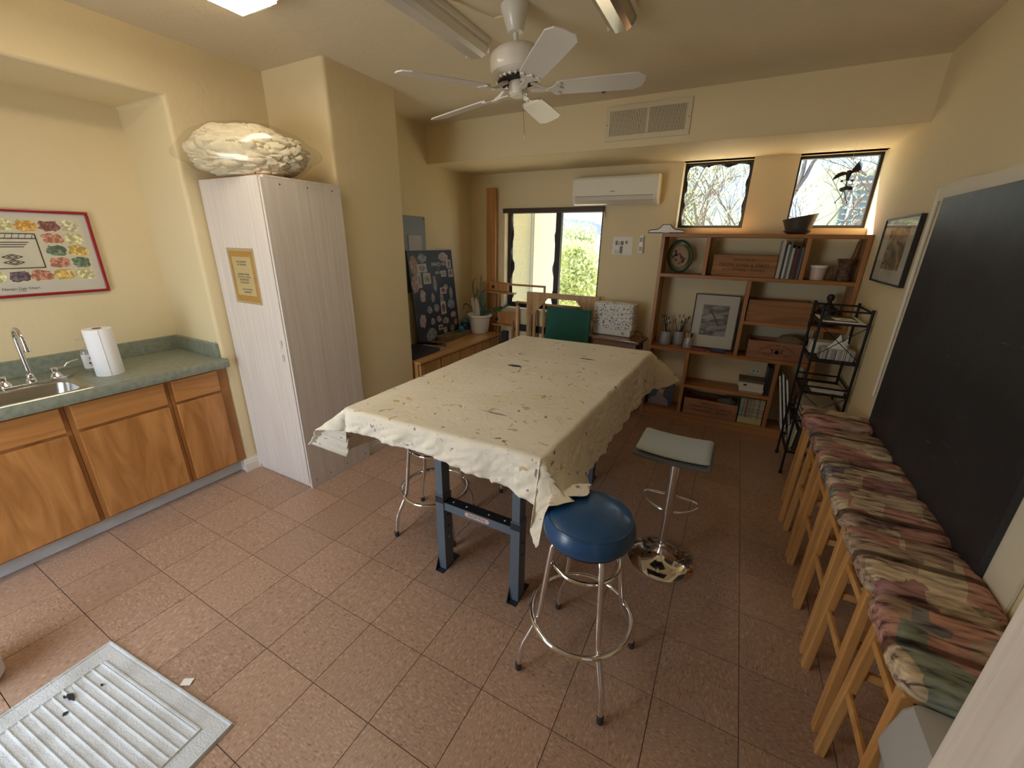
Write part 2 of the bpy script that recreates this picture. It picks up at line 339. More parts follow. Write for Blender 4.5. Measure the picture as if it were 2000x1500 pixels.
def patch_mat():
    m, n, b = new_mat('patchwork_upholstery')
    t = n.nodes.new('ShaderNodeTexCoord'); oi = n.nodes.new('ShaderNodeObjectInfo')
    ms = n.nodes.new('ShaderNodeMath'); ms.operation = 'MULTIPLY'; ms.inputs[1].default_value = 23
    n.links.new(oi.outputs['Random'], ms.inputs[0]); cb = n.nodes.new('ShaderNodeCombineXYZ')
    n.links.new(ms.outputs[0], cb.inputs[0]); n.links.new(ms.outputs[0], cb.inputs[1])
    ad = n.nodes.new('ShaderNodeVectorMath'); ad.operation = 'ADD'; n.links.new(t.outputs['Object'], ad.inputs[0]); n.links.new(cb.outputs[0], ad.inputs[1])
    w1_ = n.nodes.new('ShaderNodeMapping'); w1_.inputs['Scale'].default_value = (1, .35, 1); n.links.new(ad.outputs[0], w1_.inputs[0])
    wn = n.nodes.new('ShaderNodeTexNoise'); wn.inputs['Scale'].default_value = 22; wn.inputs['Detail'].default_value = 4; n.links.new(w1_.outputs[0], wn.inputs[0])
    wm = n.nodes.new('ShaderNodeVectorMath'); wm.operation = 'MULTIPLY_ADD'; wm.inputs[1].default_value = (.025, .025, .02); n.links.new(wn.outputs['Color'], wm.inputs[0]); n.links.new(ad.outputs[0], wm.inputs[2])
    mp = n.nodes.new('ShaderNodeMapping'); mp.inputs['Rotation'].default_value = (0, 0, .35); mp.inputs['Scale'].default_value = (1.15, 1.0, .6); n.links.new(wm.outputs[0], mp.inputs[0])
    vo = n.nodes.new('ShaderNodeTexVoronoi'); vo.distance = 'CHEBYCHEV'; vo.inputs['Scale'].default_value = 8.5; vo.inputs['Randomness'].default_value = .8; n.links.new(mp.outputs[0], vo.inputs[0])
    sp_ = n.nodes.new('ShaderNodeSeparateColor'); n.links.new(vo.outputs['Color'], sp_.inputs[0])
    cr = ramp(n, [(0, (.44, .24, .19)), (.20, (.52, .41, .28)), (.34, (.36, .25, .19)), (.50, (.46, .26, .21)), (.62, (.56, .46, .33)), (.74, (.40, .30, .22)), (.84, (.22, .25, .20)), (.88, (.33, .18, .17)), (.96, (.22, .20, .21))], 'CONSTANT')
    n.links.new(sp_.outputs[0], cr.inputs[0])
    br = n.nodes.new('ShaderNodeMapping'); br.inputs['Scale'].default_value = (.22, 1, 1); br.inputs['Rotation'].default_value = (0, 0, .3); n.links.new(ad.outputs[0], br.inputs[0])
    nz = n.nodes.new('ShaderNodeTexNoise'); nz.inputs['Scale'].default_value = 48; nz.inputs['Detail'].default_value = 6; nz.inputs['Distortion'].default_value = .5; n.links.new(br.outputs[0], nz.inputs[0])
    c2 = ramp(n, [(.34, (.22, .20, .22)), (.43, (.70, .66, .64)), (.54, (1, 1, 1)), (.68, (1.35, 1.35, 1.3))]); n.links.new(nz.outputs[0], c2.inputs[0])
    mx = n.nodes.new('ShaderNodeMix'); mx.data_type = 'RGBA'; mx.blend_type = 'MULTIPLY'; mx.inputs[0].default_value = 1
    n.links.new(cr.outputs[0], mx.inputs[6]); n.links.new(c2.outputs[0], mx.inputs[7])
    wv = n.nodes.new('ShaderNodeTexWave'); wv.bands_direction = 'Y'; wv.inputs['Scale'].default_value = 1.1; wv.inputs['Distortion'].default_value = .5; n.links.new(ad.outputs[0], wv.inputs[0])
    c3 = ramp(n, [(.955, (1, 1, 1)), (.985, (.30, .27, .24))]); n.links.new(wv.outputs[0], c3.inputs[0])
    m2 = n.nodes.new('ShaderNodeMix'); m2.data_type = 'RGBA'; m2.blend_type = 'MULTIPLY'; m2.inputs[0].default_value = 1
    n.links.new(mx.outputs[2], m2.inputs[6]); n.links.new(c3.outputs[0], m2.inputs[7]); n.links.new(m2.outputs[2], b.inputs['Base Color'])
    b.inputs['Roughness'].default_value = .8; b.inputs['Specular IOR Level'].default_value = .2
    bp = n.nodes.new('ShaderNodeBump'); bp.inputs['Strength'].default_value = .3; bp.inputs['Distance'].default_value = .003
    n.links.new(nz.outputs[0], bp.inputs['Height']); n.links.new(bp.outputs[0], b.inputs['Normal'])
    return m
M_patch = patch_mat()
def mottle(name, stops, scale, rough=.6, detail=5, dist=1.0):
    m, n, b = new_mat(name); t = n.nodes.new('ShaderNodeTexCoord'); nz = n.nodes.new('ShaderNodeTexNoise')
    nz.inputs['Scale'].default_value = scale; nz.inputs['Detail'].default_value = detail; nz.inputs['Distortion'].default_value = dist
    cr = ramp(n, stops); n.links.new(t.outputs['Object'], nz.inputs[0]); n.links.new(nz.outputs[0], cr.inputs[0]); n.links.new(cr.outputs[0], b.inputs['Base Color'])
    b.inputs['Roughness'].default_value = rough; return m

# ================================================================ STRUCTURE
CZ = 2.745            # ceiling height
XL, XR, YB, YF = -.60, 3.315, 3.15, -2.32
T = .3048
# floor: joint slab plus single tiles, each an object
fl = struct(MB().box(-1.3, 3.5, -2.5, 3.35, -.12, -.003).build('floor', M_grout))
tmesh = None
for i in range(-3, 11):
    for j in range(-8, 11):
        x0, x1, y0, y1 = max(i * T, -.675), min((i + 1) * T, XR), max(j * T, YF), min((j + 1) * T, YB)
        if x1 - x0 < .02 or y1 - y0 < .02: continue
        if x1 <= 0 and y0 > .83 and y1 < 1.46: continue
        full = abs(x1 - x0 - T) < 1e-6 and abs(y1 - y0 - T) < 1e-6; g = .0014
        if full:
            if tmesh is None:
                h = T / 2 - g; o = MB().box(-h, h, -h, h, -.003, 0).build('tile', M_tile, fl); tmesh = o.data
            else:
                o = bpy.data.objects.new('tile', tmesh); col.objects.link(o); o.parent = fl
            o.location = ((x0 + x1) / 2, (y0 + y1) / 2, 0); o.rotation_euler = (0, 0, PI / 2 * ((i + j) % 2))
        else:
            xc, yc = (x0 + x1) / 2, (y0 + y1) / 2
            o = MB().box(x0 - xc + g, x1 - xc - g, y0 - yc + g, y1 - yc - g, -.003, 0).build('tile', M_tile, fl); o.location = (xc, yc, 0)

def wallbuild(name, boxes, m=M_wall, bevel=0):
    b = MB()
    for q in boxes: b.box(*q)
    return struct(b.build(name, m, None, bevel, seg=4))
wallbuild('ceiling', [(-1.4, 3.5, -2.5, 3.4, CZ, CZ + .1)], M_ceil)
struct(MB().prism([(YF - .1, 2.445), (.205, 2.445), (.205, 0), (.9, 0), (.9, CZ + .05), (YF - .1, CZ + .05)], 'x', -1.32, XL).build('wall_left', M_wall, None, .022, seg=4))
wallbuild('wall_alcove', [(-1.32, -1.16, YF - .1, .21, 0, 2.5)])
wallbuild('wall_alcove_end', [(-1.16, XL - .03, YF - .1, -2.0, 0, 2.445)])
wallbuild('wall_pillar', [(-.9, 0, .83, 1.46, 0, CZ + .03)], bevel=.022)
wallbuild('wall_left_rear', [(-.70, -.465, 1.40, 3.4, 0, CZ + .02)])
wallbuild('wall_right', [(XR, XR + .15, -2.5, 3.4, 0, CZ + .02)])
wallbuild('wall_front', [(-1.3, -.30, YF - .15, YF, 0, CZ), (.80, 3.4, YF - .15, YF, 0, CZ), (-.30, .80, YF - .15, YF, 2.06, CZ)])
WX = [(-.005, 1.15, .945, 2.035), (1.862, 2.422, 1.84, 2.405), (2.752, XR, 1.84, 2.405)]
yb, y2 = YB, YB + .22
wallbuild('wall_back', [(-.6, -.005, yb, y2, 0, 2.6), (-.005, 1.15, yb, y2, 0, .945), (-.005, 1.15, yb, y2, 2.035, 2.6), (1.15, 1.862, yb, y2, 0, 2.6),
                        (1.862, 3.4, yb, y2, 0, 1.84), (2.422, 2.752, yb, y2, 1.84, 2.6), (1.862, 2.422, yb, y2, 2.405, 2.6), (2.752, 3.4, yb, y2, 2.405, 2.6)])
wallbuild('wall_bulkhead', [(-.55, 3.4, 2.37, YB + .1, 2.405, CZ + .01)], bevel=.006)
# baseboards
def baseboard(name, x0, x1, y0, y1, axis, side, h=.105):
    # moulded profile: thick foot, bead, thin top
    prof = [(0, 0), (.016, 0), (.016, h * .62), (.012, h * .70), (.013, h * .78), (.007, h * .9), (.005, h), (0, h)]
    b = MB()
    if axis == 'y': b.prism([((x0 + side * p), q) for p, q in prof], 'y', y0, y1)
    else: b.prism([((y0 + side * p), q) for p, q in prof], 'x', x0, x1)
    return struct(b.build(name, M_base))
baseboard('baseboard_pillar', 0.0, 0, .82, 1.47, 'y', 1)
baseboard('baseboard_left', XL, 0, .19, .83, 'y', 1)
baseboard('baseboard_right', XR, 0, YF, YB, 'y', -1)
baseboard('baseboard_back', -.46, XR, YB, 0, 'x', -1)
baseboard('baseboard_left_rear', -.465, 0, 1.46, YB, 'y', 1)
baseboard('baseboard_front', .80, XR, YF, 0, 'x', 1)
M_kick = mat('pale_vinyl_kick', (.50, .50, .49), .5, var=(8, (.62, .62, .61), .3, .7))
struct(MB().box(-.675, -.660, -1.95, .204, 0, .104).build('baseboard_cabinet', M_kick, None, .004))
struct(MB().box(-.672, -.588, .196, .212, 0, .100).build('baseboard_alcove', M_base, None, .003))

# windows
M_bronze = mat('dark_bronze_frame', (.030, .022, .018), .45, .3)
M_sillw = mat('cream_sill', (.78, .70, .52), .5)
def window(n, x0, x1, z0, z1, y, fw=.028):
    b = MB(); b.box(x0, x0 + fw, y, y + .05, z0, z1).box(x1 - fw, x1, y, y + .05, z0, z1).box(x0 + fw, x1 - fw, y, y + .05, z0, z0 + fw).box(x0 + fw, x1 - fw, y, y + .05, z1 - fw, z1)
    o = struct(b.build('window_%d' % n, M_bronze, None, .003))
    return o
w1 = window(1, -.005, 1.15, .945, 2.035, 3.24, .04)
bx('mullion', M_bronze, w1, .600, .662, 3.225, 3.285, .985, 1.995, .003)
bx('pane', M_glass, w1, .035, .60, 3.262, 3.266, .985, 1.995); bx('pane', M_glass, w1, .662, 1.11, 3.252, 3.256, .985, 1.995)
w2 = window(2, 1.862, 2.422, 1.845, 2.405, 3.28, .022); bx('pane', M_glass, w2, 1.884, 2.40, 3.30, 3.304, 1.867, 2.383)
w3 = window(3, 2.752, XR, 1.845, 2.405, 3.28, .022); bx('pane', M_glass, w3, 2.774, 3.293, 3.30, 3.304, 1.867, 2.383)
M_peel = mat('peeling_dark_film', (.02, .017, .02), .35)
def peel(par, pts, y, wd, axis, nm='peeling_film'):
    "a torn wavy strip of tinted film along one frame edge"
    b = MB(); a0, a1, base, sgn = pts; N = 26; vs = []
    for k in range(N + 1):
        t_ = k / N; a = a0 + (a1 - a0) * t_; d = wd * (abs(math.sin(t_ * 9 + a0)) ** 2 * (.3 + .7 * random.random() ** .6)) + .001
        p, q = (a, base), (a, base + sgn * d)
        if axis == 'z': p, q = (p[1], p[0]), (q[1], q[0])
        vs += [(p[0], y, p[1]), (q[0], y - .006 * math.sin(t_ * 20), q[1])]
    b.add(vs, [(2 * k, 2 * k + 1, 2 * k + 3, 2 * k + 2) for k in range(N)])
    return b.build(nm, M_peel, par)
peel(w2, (1.884, 2.40, 2.383, -1), 3.296, .030, 'x'); peel(w2, (1.867, 2.383, 1.884, 1), 3.296, .022, 'z'); peel(w2, (1.867, 2.383, 2.40, -1), 3.296, .016, 'z')
peel(w1, (.985, 1.995, .035, 1), 3.255, .05, 'z'); peel(w1, (1.0, 1.995, .60, -1), 3.255, .03, 'z')
o = bx('window_sill', M_sillw, w1, -.02, 1.165, 3.105, 3.24, .925, .945, .004)
# roller blind rail over window 1
t = thing('blind_rail', 'dark brown roller blind rail across the top of the sliding window', 'blind', (.57, 3.13, 1.99))
bx('rail', mat('brown_rail', (.055, .028, .018), .5), t, -.012, 1.16, 3.115, 3.15, 1.992, 2.04, .004)
MB().tube([(1.163, 3.13, 2.02), (1.17, 3.125, 1.95), (1.178, 3.125, 1.935), (1.182, 3.128, 1.96), (1.165, 3.13, 2.0)], .0018, 6).build('pull_cord', mat('tan_cord', (.35, .25, .14), .7), t, smooth=True)

# ================================================================ OUTSIDE
M_stucco = mat('pale_green_stucco', (.62, .64, .46), .9, bump=(60, .6, .02), var=(30, (.70, .72, .54), .3, .7))
struct(MB().box(-2.0, 5.0, -5.0, YF - .15, 2.50, 2.62).build('added_porch_shade', mat('porch_shade_slab', (.62, .56, .42), .9)))  # unseen roof slab, added to dim the sky light reaching the doorway
struct(MB().box(-40, 45, -40, 70, -.5, -.4).build('ground', mat('sandy_ground', (.50, .42, .30), .9)))
t = thing('neighbouring_wing', 'pale green stucco wing with drainpipe, close outside the sliding window', 'building', (-1.9, 4.9, -.4))
bx('wall', M_stucco, t, -3.6, -.21, 4.4, 5.33, -.4, 4.9)
bx('corner_return', mat('grey_stucco', (.42, .40, .36), .9), t, -.80, -.74, 4.25, 4.4, -.4, 4.9)
MB().tube([(-.24, 4.375, -.4), (-.24, 4.375, 4.9)], .02, 8).build('drainpipe', mat('grey_pipe', (.33, .34, .34), .5), t, smooth=True)
# house with louvred shutters seen through the right high window
t = thing('louvred_house', 'pale stucco house with a large slatted blue-grey shutter, seen through the right high window', 'building', (5.2, 9.5, -.4))
bx('wall', mat('whitish_stucco', (.60, .66, .55), .9), t, 3.60, 7.0, 9.2, 12, -.4, 3.0)
bx('parapet', mat('white_parapet', (.72, .76, .70), .8), t, 3.56, 7.05, 9.14, 12.05, 3.0, 3.10, .02)
lv = bx('shutter', mat('blue_grey_shutter', (.16, .22, .25), .6), t, 4.0, 5.35, 9.15, 9.2, .6, 2.93)
M_slat = mat('pale_slat', (.40, .50, .54), .6)
sm = None
for k in range(21):
    z = .66 + k * .108
    if sm is None: o = MB().cbox((4.675, 9.13, 0), (1.3, .05, .012), 0, R(35)).build('slat', M_slat, t); sm = o.data
    else: o = bpy.data.objects.new('slat', sm); col.objects.link(o); o.parent = t
    o.location.z = z
for k in range(3): bx('shutter_rail', mat('white_rail', (.75, .8, .8), .6), t, 3.98, 5.37, 9.09, 9.12, .9 + k * .95, .94 + k * .95)
bx('shutter_stile', bpy.data.materials['white_rail'], t, 4.10, 4.13, 9.08, 9.12, .6, 2.93)
struct(MB().box(-2.2, 1.62, YB + .22, 4.38, 2.62, 2.74).build('added_eave_shade', mat('eave_shade_slab', (.62, .56, .42), .9)))  # unseen overhang added to block the sun from the sliding window
# hill
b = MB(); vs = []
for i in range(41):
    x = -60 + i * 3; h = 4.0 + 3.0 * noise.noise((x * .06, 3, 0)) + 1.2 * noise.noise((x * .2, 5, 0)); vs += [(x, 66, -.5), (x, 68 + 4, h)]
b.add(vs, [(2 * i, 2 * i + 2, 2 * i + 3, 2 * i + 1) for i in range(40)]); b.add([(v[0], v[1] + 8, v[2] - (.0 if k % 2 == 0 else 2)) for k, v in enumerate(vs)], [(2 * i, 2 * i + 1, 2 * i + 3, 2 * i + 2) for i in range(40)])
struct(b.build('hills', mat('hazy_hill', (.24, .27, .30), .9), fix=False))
M_bark = mat('grey_bark', (.17, .14, .12), .9)
def tree(name, label, base, h, seed, spread, nleaf, leafcol, lean=(0, 0), trunk_r=.10, levels=5, leaf=.035, start=.3, group=None):
    rnd = random.Random(seed); t = thing(name, label, 'tree', base, 0, group)
    b = MB(); ends = []
    def grow(p, d, L, r, lv):
        pts = [p]; q = p; n_ = 4
        for k in range(n_):
            d = (d + Vector((rnd.uniform(-1, 1), rnd.uniform(-1, 1), rnd.uniform(-.5, .7))) * .22).normalized(); q = q + d * L / n_; pts.append(q)
        b.tube(pts, [r * (1 - .45 * k / n_) for k in range(n_ + 1)], 5 if lv > 1 else 8, cap=False)
        if lv >= levels - 2: ends.extend(pts[1:])
        if lv >= levels: return
        for k in range(3 if lv > 0 else 4):
            a = rnd.uniform(0, 2 * PI); e = Vector((math.cos(a), math.sin(a), rnd.uniform(-.15, .8))).normalized()
            nd = (d * (1 - spread) + e * spread).normalized()
            grow(pts[rnd.choice([2, 3, 4])], nd, L * rnd.uniform(.62, .85), r * .52, lv + 1)
    grow(Vector(base), Vector((lean[0], lean[1], 1)).normalized(), h * start, trunk_r, 0)
    b.build('branches', M_bark, t, smooth=True, fix=False)
    vs = []; fs = []
    for k in range(nleaf):
        p = rnd.choice(ends) + Vector((rnd.gauss(0, .13), rnd.gauss(0, .13), rnd.gauss(0, .13)))
        a = Vector((rnd.uniform(-1, 1), rnd.uniform(-1, 1), rnd.uniform(-1, 1))).normalized(); c_ = a.orthogonal().normalized()
        s_ = leaf * rnd.uniform(.6, 1.3); n0 = len(vs)
        vs += [p - a * s_, p + c_ * s_ * .45, p + a * s_, p - c_ * s_ * .45]; fs.append((n0, n0 + 1, n0 + 2, n0 + 3))
    lb = MB(); lb.v = vs; lb.f = fs; lb.m = [0] * len(fs)
    m, n, bs = new_mat('leaves_' + name); 
    n.nodes.remove(bs); df = n.nodes.new('ShaderNodeBsdfDiffuse'); tl = n.nodes.new('ShaderNodeBsdfTranslucent'); mx = n.nodes.new('ShaderNodeMixShader'); mx.inputs[0].default_value = .5
    df.inputs[0].default_value = (*leafcol, 1); tl.inputs[0].default_value = (leafcol[0] * 1.15, leafcol[1] * 1.15, leafcol[2] * .8, 1)
    n.links.new(df.outputs[0], mx.inputs[1]); n.links.new(tl.outputs[0], mx.inputs[2]); n.links.new(mx.outputs[0], n.nodes['Material Output'].inputs[0])
    o = lb.build('foliage', m, t, fix=False, kind='stuff'); return t
tree('green_tree', 'bushy yellow-green tree outside the right pane of the sliding window', (-1.1, 9.6, -.4), 2.9, 3, .62, 15000, (.56, .60, .36), trunk_r=.09, leaf=.055, start=.26)
tree('green_tree', 'second bushy tree further back behind the sliding window, pale green', (-2.9, 13.5, -.4), 3.6, 12, .6, 13000, (.50, .55, .38), trunk_r=.1, leaf=.06, start=.28)
tree('bare_tree', 'tall thin-leaved tree with bare grey branches outside the left high window', (1.6, 9.0, -.4), 5.2, 5, .55, 6500, (.48, .55, .34), lean=(-.25, 0), trunk_r=.14, leaf=.032, start=.36, levels=6)
tree('bare_tree', 'leaning bare-branched tree outside the right high window beside the house', (1.95, 7.4, -.4), 4.8, 21, .5, 3000, (.46, .50, .36), lean=(.52, 0), trunk_r=.12, leaf=.028, start=.38, levels=6)
tree('bare_tree', 'twiggy tree behind the sliding window with branches crossing the sky', (-.6, 15.2, -.4), 5.6, 8, .55, 5000, (.50, .56, .34), lean=(-.3, 0), trunk_r=.1, leaf=.035, start=.36, levels=6)

# ================================================================ KITCHEN SIDE
def cab_unit(y0, y1, label, sink=False):
    t = thing('base_cabinet', label, 'cabinet', (-.85, (y0 + y1) / 2, 0), 0, 'wooden base cabinets under the worktop')
    g = .001
    bx('carcass', M_frame, t, -1.13, -.615, y0 + g, y1 - g, .104, .838 if not sink else .70)
    b = MB(); s_ = .030 if y1 < .1 else .070; s0 = .030
    for q in [(y0 + g, y0 + s0, .104, .838), (y1 - s_, y1 - g, .104, .838), (y0 + s0, y1 - s_, .104, .13), (y0 + s0, y1 - s_, .655, .700), (y0 + s0, y1 - s_, .822, .838)]:
        b.box(-.615, -.596, *q)
    b.build('face_frame', M_frame, t, .001)
    d0, d1 = y0 + s0 - .008, y1 - s_ + .008
    bx('door', M_cab, t, -.5955, -.580, d0, d1, .118, .668, .0025)
    bx('drawer_front', M_cabx, t, -.5955, -.580, d0, d1, .686, .828, .0025)
cab_unit(-.147, .203, 'narrow maple base cabinet at the end of the worktop beside the tall white cabinet')
cab_unit(-.612, -.147, 'middle maple base cabinet, in front of the paper towel roll and sink edge', True)
cab_unit(-1.16, -.612, 'maple base cabinet under the sink at the left edge', True)
cab_unit(-1.70, -1.16, 'maple base cabinet left of the sink, outside the photo edge')

t = thing('worktop', 'green mottled laminate worktop with raised back edge over the base cabinets', 'worktop', (-.85, -.7, .84))
SX0, SX1, SY0, SY1 = -.865, -.60, -1.02, -.495      # sink cut-out
b = MB()
b.box(-1.16, SX0, -1.95, .203, .84, .90).box(SX1, -.552, -1.95, .203, .84, .90).box(SX0, SX1, -1.95, SY0, .84, .90).box(SX0, SX1, SY1, .203, .84, .90)
b.build('surface', M_lam, t)
prof = [(-.553, .84), (-.546, .843), (-.542, .855), (-.542, .885), (-.546, .896), (-.556, .9003), (-.566, .9004), (-.566, .84)]
MB().prism(prof, 'y', -1.95, .215).build('front_edge', M_lam, t, smooth=True)
bx('backsplash', M_lam, t, -1.16, -1.138, -1.95, .203, .90, 1.0, .003)
bx('side_splash', M_lam, t, -1.138, -.615, .183, .204, .90, 1.0, .003)
# sink
t = thing('sink', 'stainless steel drop-in sink with rounded bowl set in the green worktop', 'sink', (-.73, -.75, .9))
b = MB()
def ring(inset, z, x0=-.905, x1=-.562, y0=-1.05, y1=-.462, r=.02):
    pts = []; x0 += inset; x1 -= inset; y0 += inset; y1 -= inset
    for (cx, cy_, a) in [(x1 - r, y1 - r, 0), (x0 + r, y1 - r, 90), (x0 + r, y0 + r, 180), (x1 - r, y0 + r, 270)]:
        for k in range(9): an = R(a + k * 90 / 8); pts.append((cx + r * math.cos(an), cy_ + r * math.sin(an), z))
    return pts
rings = [ring(0, .9005), ring(.003, .905), ring(.010, .9055, r=.015),
         ring(0, .9035, -.845, -.592, -1.01, -.505, .055), ring(.006, .900, -.845, -.592, -1.01, -.505, .06), ring(.014, .86, -.845, -.592, -1.01, -.505, .06),
         ring(.03, .775, -.845, -.592, -1.01, -.505, .07), ring(.06, .757, -.845, -.592, -1.01, -.505, .06)]
vs = [p for q in rings for p in q]; n_ = 36
fs = [(i * n_ + j, i * n_ + (j + 1) % n_, (i + 1) * n_ + (j + 1) % n_, (i + 1) * n_ + j) for i in range(len(rings) - 1) for j in range(n_)]
fs.append(tuple((len(rings) - 1) * n_ + j for j in range(n_)))
b.add(vs, fs); b.build('basin', M_steel, t, smooth=True)
MB().lathe((-.72, -.76, .757), [(.036, 0), (.038, .003), (.028, .003), (.024, -.002), (0, -.002)], 24).build('drain', M_chrome, t, smooth=True)
# faucet
t = thing('faucet', 'chrome gooseneck faucet with two flat wing handles behind the sink', 'faucet', (-.935, -.605, .9))
fx, fy = -.890, -.625
b = MB()
vs = []
b.prism([(fx + .030 * math.cos(a) , fy + (.115 if math.sin(a) > 0 else -.115) + .030 * math.sin(a)) for a in [PI * k / 8 for k in range(9)] + [PI + PI * k / 8 for k in range(9)]], 'z', .9035, .922)
b.build('base_plate', M_chrome, t, .004, smooth=True)
pts = [(fx, fy, .92), (fx, fy, 1.12)]
for k in range(13): a = PI - PI * 1.02 * k / 12; pts.append((fx + .062 + .062 * math.cos(a), fy + .0, 1.16 + .062 * math.sin(a)))
pts.append((pts[-1][0] + .002, fy, 1.135))
MB().tube(pts, .0105, 14).build('spout', M_chrome, t, smooth=True)
MB().lathe((fx, fy, .922), [(.021, 0), (.022, .012), (.016, .02), (.018, .03), (.014, .042), (.011, .046)], 20).build('collar', M_chrome, t, smooth=True)
MB().lathe((pts[-1][0], fy, 1.108), [(.0125, 0), (.0135, .004), (.0135, .024), (.011, .03)], 18).build('aerator', M_chrome, t, smooth=True)
for k, sgn in enumerate((1, -1)):
    hy = fy + sgn * .098
    hb = MB().lathe((fx, hy, .92), [(.026, 0), (.027, .008), (.018, .022), (.012, .030), (.016, .034), (.017, .05), (.012, .056), (0, .057)], 22).build('handle', M_chrome, t, smooth=True)
    d = Vector((.25, sgn * 1.0, 0)).normalized(); p0 = Vector((fx, hy, .965))
    b = MB(); b.beam(p0, p0 + d * .045 + Vector((0, 0, .012)), .012, .006); b.beam(p0 + d * .043 + Vector((0, 0, .011)), p0 + d * .058 + Vector((0, 0, .03)), .014, .005)
    b.beam(p0 + d * .056 + Vector((0, 0, .029)), p0 + d * .105 + Vector((0, 0, .040)), .022, .0045)
    b.build('wing_blade', M_chrome, hb, .0015)
# paper towels
px_, py_ = -.795, -.325
t = thing('paper_towel_roll', 'white paper towel roll standing upright on the green worktop', 'paper towel', (px_, py_, .9))
b = MB().lathe((px_, py_, .9005), [(.021, .002), (.021, 0), (.0635, 0), (.0645, .004), (.0645, .272), (.063, .276), (.021, .276), (.021, .272)], 48)
b.build('paper', mat('embossed_towel_paper', (.86, .86, .88), .85, bump=(120, .5, .002)), t, smooth=True)
MB().lathe((px_, py_, .9005), [(.0208, 0), (.0208, .2785), (.0185, .2785), (.0185, 0)], 30).build('core', mat('brown_cardboard', (.26, .15, .09), .8), t, smooth=True)
MB().box(px_ + .058, px_ + .0652, py_ - .02, py_ - .0185, .905, 1.17).build('loose_edge', bpy.data.materials['embossed_towel_paper'], t)
# soap
sx_, sy_ = -.955, -.345
t = thing('soap_bottle', 'clear pump soap bottle with patterned label half hidden by the paper towels', 'bottle', (sx_, sy_, .9))
def oval(c, prof, ax, ay, n=28):
    return [(c[0] + ax * r_ * math.cos(2 * PI * j / n), c[1] + ay * r_ * math.sin(2 * PI * j / n), c[2] + z) for r_, z in prof for j in range(n)], [(i * n + j, i * n + (j + 1) % n, (i + 1) * n + (j + 1) % n, (i + 1) * n + j) for i in range(len(prof) - 1) for j in range(n)]
MB().add(*oval((sx_, sy_, .9005), [(.01, 0), (.92, 0), (1, .008), (1, .115), (.9, .130), (.5, .146), (.38, .150), (.38, .165)], .026, .042)).build('bottle', M_clear, t, smooth=True)
MB().add(*oval((sx_, sy_, .9005), [(1.01, .022), (1.01, .108)], .026, .042)).build('label', mat('white_label', (.82, .80, .80), .5), t, smooth=True)
b = MB()
M_mar = mat('maroon_print', (.22, .03, .04), .5)
for (dy, dz, w_, hh) in [(-.006, .040, .020, .020), (.010, .055, .020, .020), (.010, .028, .016, .016), (-.018, .055, .014, .014)]:
    b.prism([(sy_ + dy - w_ / 2, .9 + dz), (sy_ + dy, .9 + dz - hh / 2), (sy_ + dy + w_ / 2, .9 + dz), (sy_ + dy, .9 + dz + hh / 2)], 'x', sx_ + .0245, sx_ + .0272)
b.build('label_pattern', M_mar, t)
b = MB(); text(b, 'Dp', .034, (sx_ + .0273, sy_ + .004, .983), (PI / 2, .5, PI / 2)); b.build('label_letters', M_black, t)
MB().tube([(sx_, sy_, 1.06), (sx_, sy_, 1.10), (sx_ + .005, sy_ - .01, 1.104), (sx_ + .012, sy_ - .045, 1.100)], .0045, 8).build('pump', M_clear, t, smooth=True)
# white clip on the splash
b = MB().tube([(-.69, .194, 1.002), (-.69, .194, 1.008), (-.64, .194, 1.008), (-.64, .194, 1.001)], .003, 6)
solo('cable_clip', b, M_plast, 'small white plastic clip lying on the top of the side splash', 'clip', loc=(-.665, .194, 1.0), smooth=True)

# dye chart picture on the alcove wall (x = -1.16)
t = thing('dye_chart_picture', 'red-framed print of plant dye swatches around a small loom, above the sink', 'picture', (-1.158, -.55, 1.58))
Y0, Y1, Z0, Z1 = -1.04, -.098, 1.348, 1.822
M_red = mat('red_lacquer_frame', (.30, .012, .022), .25, coat=.5)
b = MB(); fw = .016
for q in [(Y0, Y1, Z0, Z0 + fw), (Y0, Y1, Z1 - fw, Z1), (Y0, Y0 + fw, Z0 + fw, Z1 - fw), (Y1 - fw, Y1, Z0 + fw, Z1 - fw)]: b.box(-1.159, -1.138, *q)
b.build('frame', M_red, t, .004, seg=3)
X0 = -1.150
bx('mount', mat('grey_mount_card', (.60, .57, .50), .7), t, -1.158, X0, Y0 + fw, Y1 - fw, Z0 + fw, Z1 - fw)
bx('print', mat('cream_print_paper', (.60, .57, .43), .7, var=(9, (.66, .62, .50), .3, .7)), t, X0, X0 + .001, Y0 + .05, Y1 - .044, Z0 + .075, Z1 - .04)
rnd = random.Random(4)
swcols = [(.52, .28, .06), (.42, .40, .20), (.20, .08, .06), (.46, .44, .28), (.30, .05, .035), (.38, .30, .13), (.10, .07, .08), (.36, .15, .09), (.46, .32, .08), (.10, .14, .08), (.45, .43, .22)]
swm = [mat('dye_swatch_%s' % 'abcdefghijk'[i], c, .8, var=(60, tuple(min(1, q * 2.0 + .08) for q in c), .45, .65)) for i, c in enumerate(swcols)]
def blob(b, yc, zc, rw, rh, k):
    b.mi = k; n_ = 22
    ee = lambda q: math.copysign(abs(q) ** .6, q)
    poly = [(yc + rw * (.78 + .40 * rnd.random()) * ee(math.cos(2 * PI * j / n_)), zc + rh * (.78 + .40 * rnd.random()) * ee(math.sin(2 * PI * j / n_))) for j in range(n_)]
    b.prism(poly, 'x', X0 + .001, X0 + .0016)
b = MB(); ch = [[1, 0, 2, 3], [6, 9, 7, 10], [4, 5, 9, 8], [3, 6, 7, 9], [9, 10, 6, 7, ]]
cw = (Y1 - Y0 - .11) / 9; rh = (Z1 - Z0 - .13) / 5
